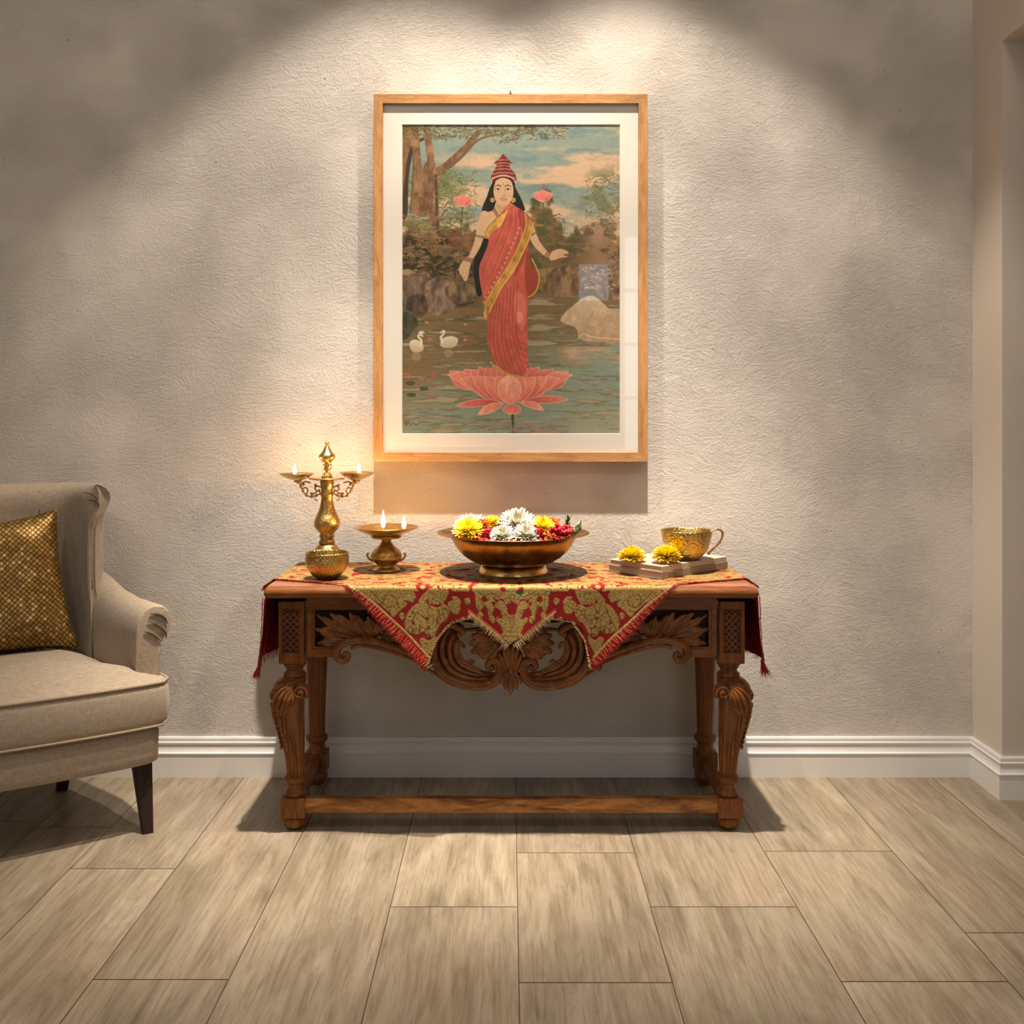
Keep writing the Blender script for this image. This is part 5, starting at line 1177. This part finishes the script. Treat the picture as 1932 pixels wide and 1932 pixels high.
mumf(CH, 888, 1000, 3.20, .060, M_PW, M_PWC, 'white chrysanthemum at the left end of the bowl, behind a yellow one', 1, (.35, -.2))
mumf(CH, 884, 1004, 3.07, .049, M_PY, M_PYC, 'large yellow chrysanthemum at the front left of the bowl', 2, (.55, -.1))
mumf(CH, 976, 993, 3.13, .061, M_PW, M_PWC, 'largest white chrysanthemum, standing highest in the middle of the bowl', 3, (.65, .05))
mumf(CH, 949, 1014, 3.05, .042, M_PW, M_PWC, 'white chrysanthemum at the front rim, beside the deepest red petals', 4, (.6, -.2))
mumf(CH, 992, 1013, 3.05, .045, M_PW, M_PWC, 'white chrysanthemum at the front rim, just right of the bowl centre', 5, (.6, .2))
mumf(CH, 927, 989, 3.27, .034, M_PY, M_PYC, 'small yellow chrysanthemum at the back left of the bowl', 6, (.3, -.1))
mumf(CH, 1023, 996, 3.16, .042, M_PY, M_PYC, 'yellow chrysanthemum between the tallest white flower and the crimson berries', 7, (.6, .25))
mumf(CH, 1041, 992, 3.24, .032, M_PO, M_PO, 'orange chrysanthemum at the back right of the bowl', 8, (.4, .2))
mumf(CH, 911, 993, 3.18, .030, M_PO, M_PO, 'orange chrysanthemum beside the small yellow one at the left', 9, (.4, -.2))
def clump(name, px, py, d, r, m, label, seed, n_=26, berry=False, grp=None):
    rs = np.random.RandomState(seed); k = MB()
    for i in range(n_):
        v = Vector((rs.randn(), rs.randn(), abs(rs.randn())*.6)).normalized()*r*(.55+.45*rs.rand()); v.z *= .6
        if berry: k.ball(v, r*.17*(.8+.4*rs.rand()), 8, 6)
        else: strip_petal(k, v*.7, rs.rand()*2*PI, .2+rs.rand(), r*.45, r*.30, .2, rs)
    if not berry: k.ball((0, 0, -.002), r*.55, 10, 6, (1, 1, .5))
    else: k.ball((0, 0, -.004), r*.62, 10, 6, (1, 1, .5))
    o = k.build(name, m, None, True); o.location = P(px, py, d); return meta(o, label, 'berries' if berry else 'flower', grp)
clump('berry_cluster', 1059, 1003, 3.08, .038, M_BER, 'crimson berry cluster at the right side of the bowl', 1, 70, True)
clump('berry_cluster', 924, 1007, 3.10, .027, M_BER, 'small crimson berry cluster behind the front left white flower', 2, 40, True)
clump('marigold_bloom', 1000, 999, 3.10, .028, M_PO, 'orange-red marigold between the tall white and front right white flower', 3, 46)
clump('marigold_bloom', 1016, 1006, 3.05, .026, M_PR, 'red marigold against the left of the crimson berries', 4, 46)
clump('marigold_bloom', 966, 1005, 3.10, .022, M_PR, 'small red marigold under the tall white flower', 5, 40)
clump('marigold_bloom', 941, 1003, 3.14, .022, M_PR, 'dark red marigold beside the green leaves', 6, 40)
clump('marigold_bloom', 1037, 1013, 3.00, .020, M_PO, 'orange marigold at the front rim under the berries', 7, 40)
clump('marigold_bloom', 901, 989, 3.27, .022, M_PO, 'orange marigold at the back rim, far left', 8, 40)
clump('marigold_bloom', 1049, 986, 3.30, .020, M_PO, 'orange marigold at the back rim, far right', 9, 40)
def sprig(px, py, d, L, m, label, seed, az0, n_=7):
    rs = np.random.RandomState(seed); k = MB()
    dv = Vector((math.cos(az0), -.1, math.sin(az0))).normalized(); k.sweep([(0, 0, 0), dv*L*.5, dv*L], .0012, 6)
    for i in range(n_):
        p = dv*L*(i+1)/n_; strip_petal(k, p, az0+(.8 if i % 2 else -.8)+(PI if False else 0), .5+rs.rand()*.4, L*.42, L*.17, .2, rs)
        strip_petal(k, p, PI*.5*(-1)+rs.randn()*.6, .6+rs.rand()*.5, L*.36, L*.15, .2, rs)
    o = k.build('leaf_sprig', m, None, True); o.location = P(px, py, d); meta(o, label, 'leaves')
sprig(935, 998, 3.14, .045, M_GRN, 'green leaf sprig lying left of the tallest white flower', 1, .35, 8)
sprig(941, 988, 3.22, .03, M_GRN, 'short green sprig behind the small yellow flower', 2, .6, 5)
sprig(1068, 1004, 3.14, .045, M_GRN, 'dark green leaf sprig behind the crimson berries', 3, 1.4, 7)
sprig(1078, 1012, 3.08, .045, M_PGR, 'pale green leaf sprig at the right rim of the bowl', 4, .9, 9)
sprig(1083, 1011, 3.03, .032, M_GRN, 'green leaf sprig at the rim, right of the pale sprig', 5, .8, 6)
# loose petals fill the bowl beneath
k = MB(); rs = np.random.RandomState(9)
for i in range(520):
    a = rs.rand()*2*PI; q = math.sqrt(rs.rand())*.178; strip_petal(k, (bx+q*math.cos(a), by+q*math.sin(a), zr-.030+.018*rs.rand()*(1-q/.22)+.010*rs.rand()), rs.rand()*2*PI, .1+rs.rand()*.6, .016+.01*rs.rand(), .010, .2, rs)
meta(k.build('loose_petals', M_PR, None, True), 'loose red petals filling the brass bowl under the flowers', 'petals', kind='stuff')
# two yellow pompons on the books
def pompon(px, py, d, r, label, seed):
    rs = np.random.RandomState(seed); k = MB()
    for el, q, m_, cu in ((-.28, 1.0, 26, .10), (-.1, 1.02, 30, .08), (.1, 1.0, 30, .06), (.3, .98, 30, .03), (.5, .92, 28, .0), (.72, .86, 26, 0), (.95, .80, 22, 0), (1.18, .76, 16, 0), (1.4, .74, 9, 0)):
        for i in range(m_):
            az = 2*PI*(i+rs.rand()*.7)/m_; strip_petal(k, (0, 0, r*.28), az, el+rs.randn()*.07, r*q*(.86+.2*rs.rand()), r*.20, cu+rs.randn()*.06, rs, .5, .6)
    o = k.build('pompon_flower', M_PY, None, True); zz = [v[2] for v in k.v]
    c = P(px, py, d); o.location = (c.x, c.y, BT-min(zz)+.0006)
    h = MB(); h.ball((0, 0, r*.30), r*.30, 10, 8); h.build('flower_heart', M_PYC, o, True); meta(o, label, 'flower')
pompon(1192, 1062, 3.135, .046, 'yellow pompon flower nearer the left corner of the books', 1)
pompon(1257, 1065, 3.105, .049, 'yellow pompon flower on the books in front of the brass cup', 2)

# ---------------------------------------------------------------- armchair
CRZ = math.radians(32); C0 = Vector((-1.04, -.46, 0)); CM = Matrix.Translation(C0) @ Matrix.Rotation(CRZ, 4, 'Z'); CI = CM.inverted()
chair = empty('armchair', tuple(C0), 'beige linen wing armchair with rolled arms and dark tapered legs, at the left', 'armchair', rz=CRZ)
def CH_(mb, name, m, parent=None, smooth=True, **kw):
    o = mb.build(name, m, chair, smooth, **kw)
    if parent is not None: o.parent = parent
    return o
XC = -.36     # the chair's middle line (x local); right side is x 0
def hw(y): return .345-.02*np.clip(y/.1, 0, 1)-.33*np.clip(y-.05, 0, 1)*.9       # half width of the body by depth
# upholstered frame
k = MB(); secs = []
def plan(inset, yf, yb2, n=40, bow=.03):
    o = []; ys = np.linspace(yf+.03, yb2, 10)
    R = [(XC+hw(y)-inset, y) for y in ys]; B = [(XC+hw(yb2)-inset-t*2*(hw(yb2)-inset), yb2) for t in np.linspace(0, 1, 8)][1:-1]; L = [(XC-hw(y)+inset, y) for y in ys[::-1]]
    f_ = [(XC-(hw(0)-inset)*math.cos(t), yf+.03-.03*min(1, 3*math.sin(t))-bow*math.sin(t)+0) for t in np.linspace(0, PI, 16)][1:-1]
    return R+B+L+f_
for z, ins in ((.212, .030), (.208, .020), (.213, .012), (.222, .008), (.31, .006), (.318, .012), (.321, .03)):
    secs.append([(x, y, z) for x, y in plan(ins, .008+ins, .50-ins)])
k.loft(secs); CH_(k, 'seat_frame', M_FAB)
# T-shaped seat cushion
def tplan(ins, n=0):
    a = XC+.36-ins; b = XC+.262-ins; yf = .0+ins; yt = .115-ins; yb2 = .49-ins
    R = [(a-.012, yf+.012), (a, yf+.03), (a+.002, .06), (a-.004, yt-.02), (a-.02, yt), (b+.02, yt+.004), (b+.002, yt+.02), (b-.004, .20), (b-.03, .32), (b-.075, yb2-.03), (b-.095, yb2)]
    Lf = [(2*XC-x, y) for x, y in reversed(R)]
    fr_ = [(XC-(.348-ins)*math.cos(t), yf-.03*math.sin(t)) for t in np.linspace(.0, PI, 18)][1:-1]
    pts = R+[(XC+.08, yb2), (XC-.08, yb2)]+Lf+fr_
    return pts
def tsec(ins, z, puff=0): return [(x, y, z) for x, y in tplan(ins)]
k = MB(); secs = []
for ins, z in ((.030, .325), (.010, .326), (.003, .331), (.0, .345), (-.004, .39), (-.003, .43), (.001, .450), (.006, .457)): secs.append(tsec(ins, z))
for ins, dz in ((.022, .466), (.055, .480), (.10, .495), (.16, .506)): 
    base = tplan(min(ins, .03)); cxm, cym = XC, .22; f_ = 1-ins*2.6
    secs.append([(cxm+(x-cxm)*f_, cym+(y-cym)*f_, dz+.012*(y > .2)) for x, y in base])
secs.append([(XC+(x-XC)*.12, .24+(y-.24)*.12, .522) for x, y in tplan(.03)])
k.loft(secs); cu = CH_(k, 'seat_cushion', M_FAB)
for z, ins in ((.457, .001), (.327, .004)):
    k = MB(); pts = [(x, y, z) for x, y in tplan(ins)]; pts.append(pts[0]); k.sweep(pts, .0048, 6, fdir=Vector((0, 0, 1)), cap=False); CH_(k, 'piping', M_PIPE, cu)
# arms: rolled section carried along a path; front end closed with pleats
def arm(s_):
    SEC = [(-.034, .30), (-.036, .42), (-.036, .52), (-.034, .585), (-.026, .630), (-.008, .656), (.018, .668), (.045, .664), (.064, .648), (.072, .622), (.066, .596), (.052, .578), (.040, .560), (.036, .50), (.034, .40), (.034, .30)]
    path = [(.070, -.052, .0, .985), (.072, -.050, .006, 1.0), (.090, -.050, .010, 1.0), (.16, -.062, .008, 1.004), (.24, -.086, .010, 1.015), (.32, -.115, .022, 1.035), (.40, -.145, .05, 1.06), (.47, -.175, .07, 1.08)]
    secs = []
    for i, (y, cx0, dz, f_) in enumerate(path):
        sh = .86 if i == 0 else 1
        row = []
        for sx2, z in SEC:
            zz = z if z < .45 else .45+(z-.45)*f_+dz*(z-.45)/.2; xx = cx0+sx2*sh; row.append(((xx) if s_ > 0 else 2*XC-xx, y, (zz-.5)*(1 if i else .985)+.5))
        secs.append(row)
    k = MB(); k.loft(secs); a = CH_(k, 'arm', M_FAB, angle=60)
    X = lambda x: x if s_ > 0 else 2*XC-x
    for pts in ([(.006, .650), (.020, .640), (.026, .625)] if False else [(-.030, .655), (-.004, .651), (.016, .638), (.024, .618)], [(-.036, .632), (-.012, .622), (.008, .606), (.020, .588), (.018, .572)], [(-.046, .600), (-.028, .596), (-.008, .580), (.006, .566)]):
        k = MB(); pp = catmull([(p[0]-.036+.02, p[1]) for p in pts], 5); k.sweep([(X(p[0]), .0665, p[1]) for p in pp], [.0008+.0030*math.sin(PI*i/(len(pp)-1)) for i in range(len(pp))], 6); CH_(k, 'pleat_shade', M_PIPED, a)
    k = MB(); k.sweep([(X(-.017), .071, z) for z in np.linspace(.33, .56, 8)], .0022, 6); CH_(k, 'piping', M_PIPE, a)
    return a
arm(1); arm(-1)
# backrest with wings: a thick shell bent in plan
PL = [(-.172, .345), (-.182, .378), (-.198, .418), (-.222, .456), (-.270, .484), (XC, .496)]
plan_in = catmull(PL, 5); plan_in = [tuple(p) for p in plan_in]; plan_all = plan_in+[(2*XC-x, y) for x, y in reversed(plan_in[:-1])]
def shell(z, th, grow, topf):
    m = len(plan_all); inn, out = [], []
    for i, (x, y) in enumerate(plan_all):
        a = plan_all[max(0, i-1)]; b = plan_all[min(m-1, i+1)]; tx, ty = b[0]-a[0], b[1]-a[1]; L = math.hypot(tx, ty); nx, ny = ty/L, -tx/L
        if ny < 0: nx, ny = -nx, -ny
        e_ = min(i, m-1-i)/6.0; g = grow*max(0, 1-e_)
        tipx = g*(1 if i < m/2 else -1); tk = th; th_ = .35+.65*min(1, min(i, m-1-i)/9.0)
        hh = .05*th_; mid = (x+tipx+nx*hh, y+ny*hh-g*.3)
        inn.append((mid[0]-nx*hh*topf-nx*(th-.09)*.5, mid[1]-ny*hh*topf-ny*(th-.09)*.5, z)); out.append((mid[0]+nx*(th-.05)*topf*th_, mid[1]+ny*(th-.05)*topf*th_, z))
    # rounded tips
    def tip(p, q, s_):
        c = ((p[0]+q[0])/2, (p[1]+q[1])/2); r = math.hypot(p[0]-q[0], p[1]-q[1])/2; v = ((p[0]-c[0]), (p[1]-c[1])); o = []
        for t in (.25, .5, .75): 
            a = PI*t*s_; o.append((c[0]+v[0]*math.cos(a)-v[1]*math.sin(a), c[1]+v[0]*math.sin(a)+v[1]*math.cos(a), z))
        return o
    t1 = tip(inn[-1], out[-1], 1); t0 = tip(out[0], inn[0], 1)
    return inn+t1+out[::-1]+t0
k = MB(); secs = []
for z, th, gr, tf in ((.30, .075, .0, 1), (.52, .080, -.002, 1), (.66, .082, -.004, 1), (.70, .082, -.010, 1), (.76, .082, -.012, 1), (.84, .082, -.012, 1), (.90, .083, -.010, 1), (.935, .085, .0, 1), (.955, .090, .014, 1.02), (.975, .094, .024, 1.05), (1.0, .096, .028, 1.05), (1.016, .094, .026, 1.0), (1.030, .092, .018, .85), (1.038, .09, .010, .62), (1.042, .09, .004, .35), (1.0435, .09, .002, .04)):
    secs.append(shell(z, th, gr, tf))
k.loft(secs, cap=False); m_ = len(plan_all); n_ = len(secs[0]); oi = lambda i: m_+3+(m_-1-i)
for b in (0, (len(secs)-1)*n_):
    for i in range(m_-1): k.f.append((b+i, b+i+1, b+oi(i+1), b+oi(i)))
    k.f.append((b+m_-1, b+m_, b+m_+1, b+m_+2, b+oi(m_-1))); k.f.append((b+oi(0), b+2*m_+3, b+2*m_+4, b+2*m_+5, b))
bk = CH_(k, 'backrest', M_FAB, angle=75)
k = MB(); pts = [secs[i][0] for i in range(3, 9)]; k.sweep([(p[0]+.012, p[1]+.002, p[2]) for p in pts], .0022, 6); CH_(k, 'piping', M_PIPE, bk)
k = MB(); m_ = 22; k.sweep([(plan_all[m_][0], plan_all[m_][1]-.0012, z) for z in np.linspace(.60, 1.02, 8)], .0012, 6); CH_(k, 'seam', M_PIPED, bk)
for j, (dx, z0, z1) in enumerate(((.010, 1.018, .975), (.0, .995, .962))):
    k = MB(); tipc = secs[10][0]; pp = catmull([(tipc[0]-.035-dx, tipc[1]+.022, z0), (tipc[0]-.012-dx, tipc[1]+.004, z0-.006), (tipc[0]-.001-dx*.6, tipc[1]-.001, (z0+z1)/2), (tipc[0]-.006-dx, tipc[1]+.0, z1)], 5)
    k.sweep(pp, [.0006+.0028*math.sin(PI*i/(len(pp)-1)) for i in range(len(pp))], 6); CH_(k, 'pleat_shade', M_PIPED, bk)
# legs
def cleg(top, bot, zt_, wt, wb):
    k = MB(); secs = []
    for t in np.linspace(0, 1, 4):
        c = (top[0]*(1-t)+bot[0]*t, top[1]*(1-t)+bot[1]*t); h_ = (wt*(1-t)+wb*t)/2; z = zt_*(1-t)
        secs.append([(c[0]+a*h_, c[1]+b*h_, z) for a, b in ((-1, -.9), (-.9, -1), (.9, -1), (1, -.9), (1, .9), (.9, 1), (-.9, 1), (-1, .9))])
    k.loft(secs); CH_(k, 'leg', M_LEG, smooth=False)
for s_ in (1, -1):
    X = lambda x: x if s_ > 0 else 2*XC-x
    cleg((X(-.070), .075), (X(-.062), .020), .216, .056, .030)
    cleg((X(-.215), .45), (X(-.235), .535), .216, .050, .034)
# gold cushion, leaning on the back
def cushion():
    k = MB(); n_ = 36; S_ = .222; F1, F2 = [], []
    for sgn in (1, -1):
        rows = []
        for i in range(n_+1):
            row = []
            for j in range(n_+1):
                u, v = -1+2*i/n_, -1+2*j/n_
                pin = 1-.085*(1-abs(u)**2.2)*(abs(v)**3)-.0; pin2 = 1-.085*(1-abs(v)**2.2)*(abs(u)**3)
                x = u*S_*pin2*(1-.06*v)-.012*v; z = v*S_*pin+.018*u*max(0, v); t = max(0, (1-u**4)*(1-v**4))**.55*.070
                wr = .006*math.sin(9*u+5*v)*max(0, abs(u*v))+.005*mnoise.noise(Vector((u*2.4, v*2.4, sgn)))
                row.append((x, -sgn*(t+wr*(t > .004)), z))
            rows.append(row)
        k.grid(rows)
    return k
M = CI @ (Matrix.Translation((-1.642, -.350, .722)) @ Matrix.Rotation(math.radians(30), 4, 'Z') @ Matrix.Rotation(math.radians(-13), 4, 'X') @ Matrix.Rotation(math.radians(-1), 4, 'Y'))
k = cushion(); MW = CM @ M
o = k.build('throw_pillow', M_PILL, None, True); o.matrix_world = MW
bmw = o.data
import bmesh
bm = bmesh.new(); bm.from_mesh(bmw); bmesh.ops.remove_doubles(bm, verts=bm.verts, dist=.0004); bmesh.ops.recalc_face_normals(bm, faces=bm.faces); bm.to_mesh(bmw); bm.free()
meta(o, 'gold throw pillow with a diamond sequin grid, leaning in the beige armchair', 'pillow')
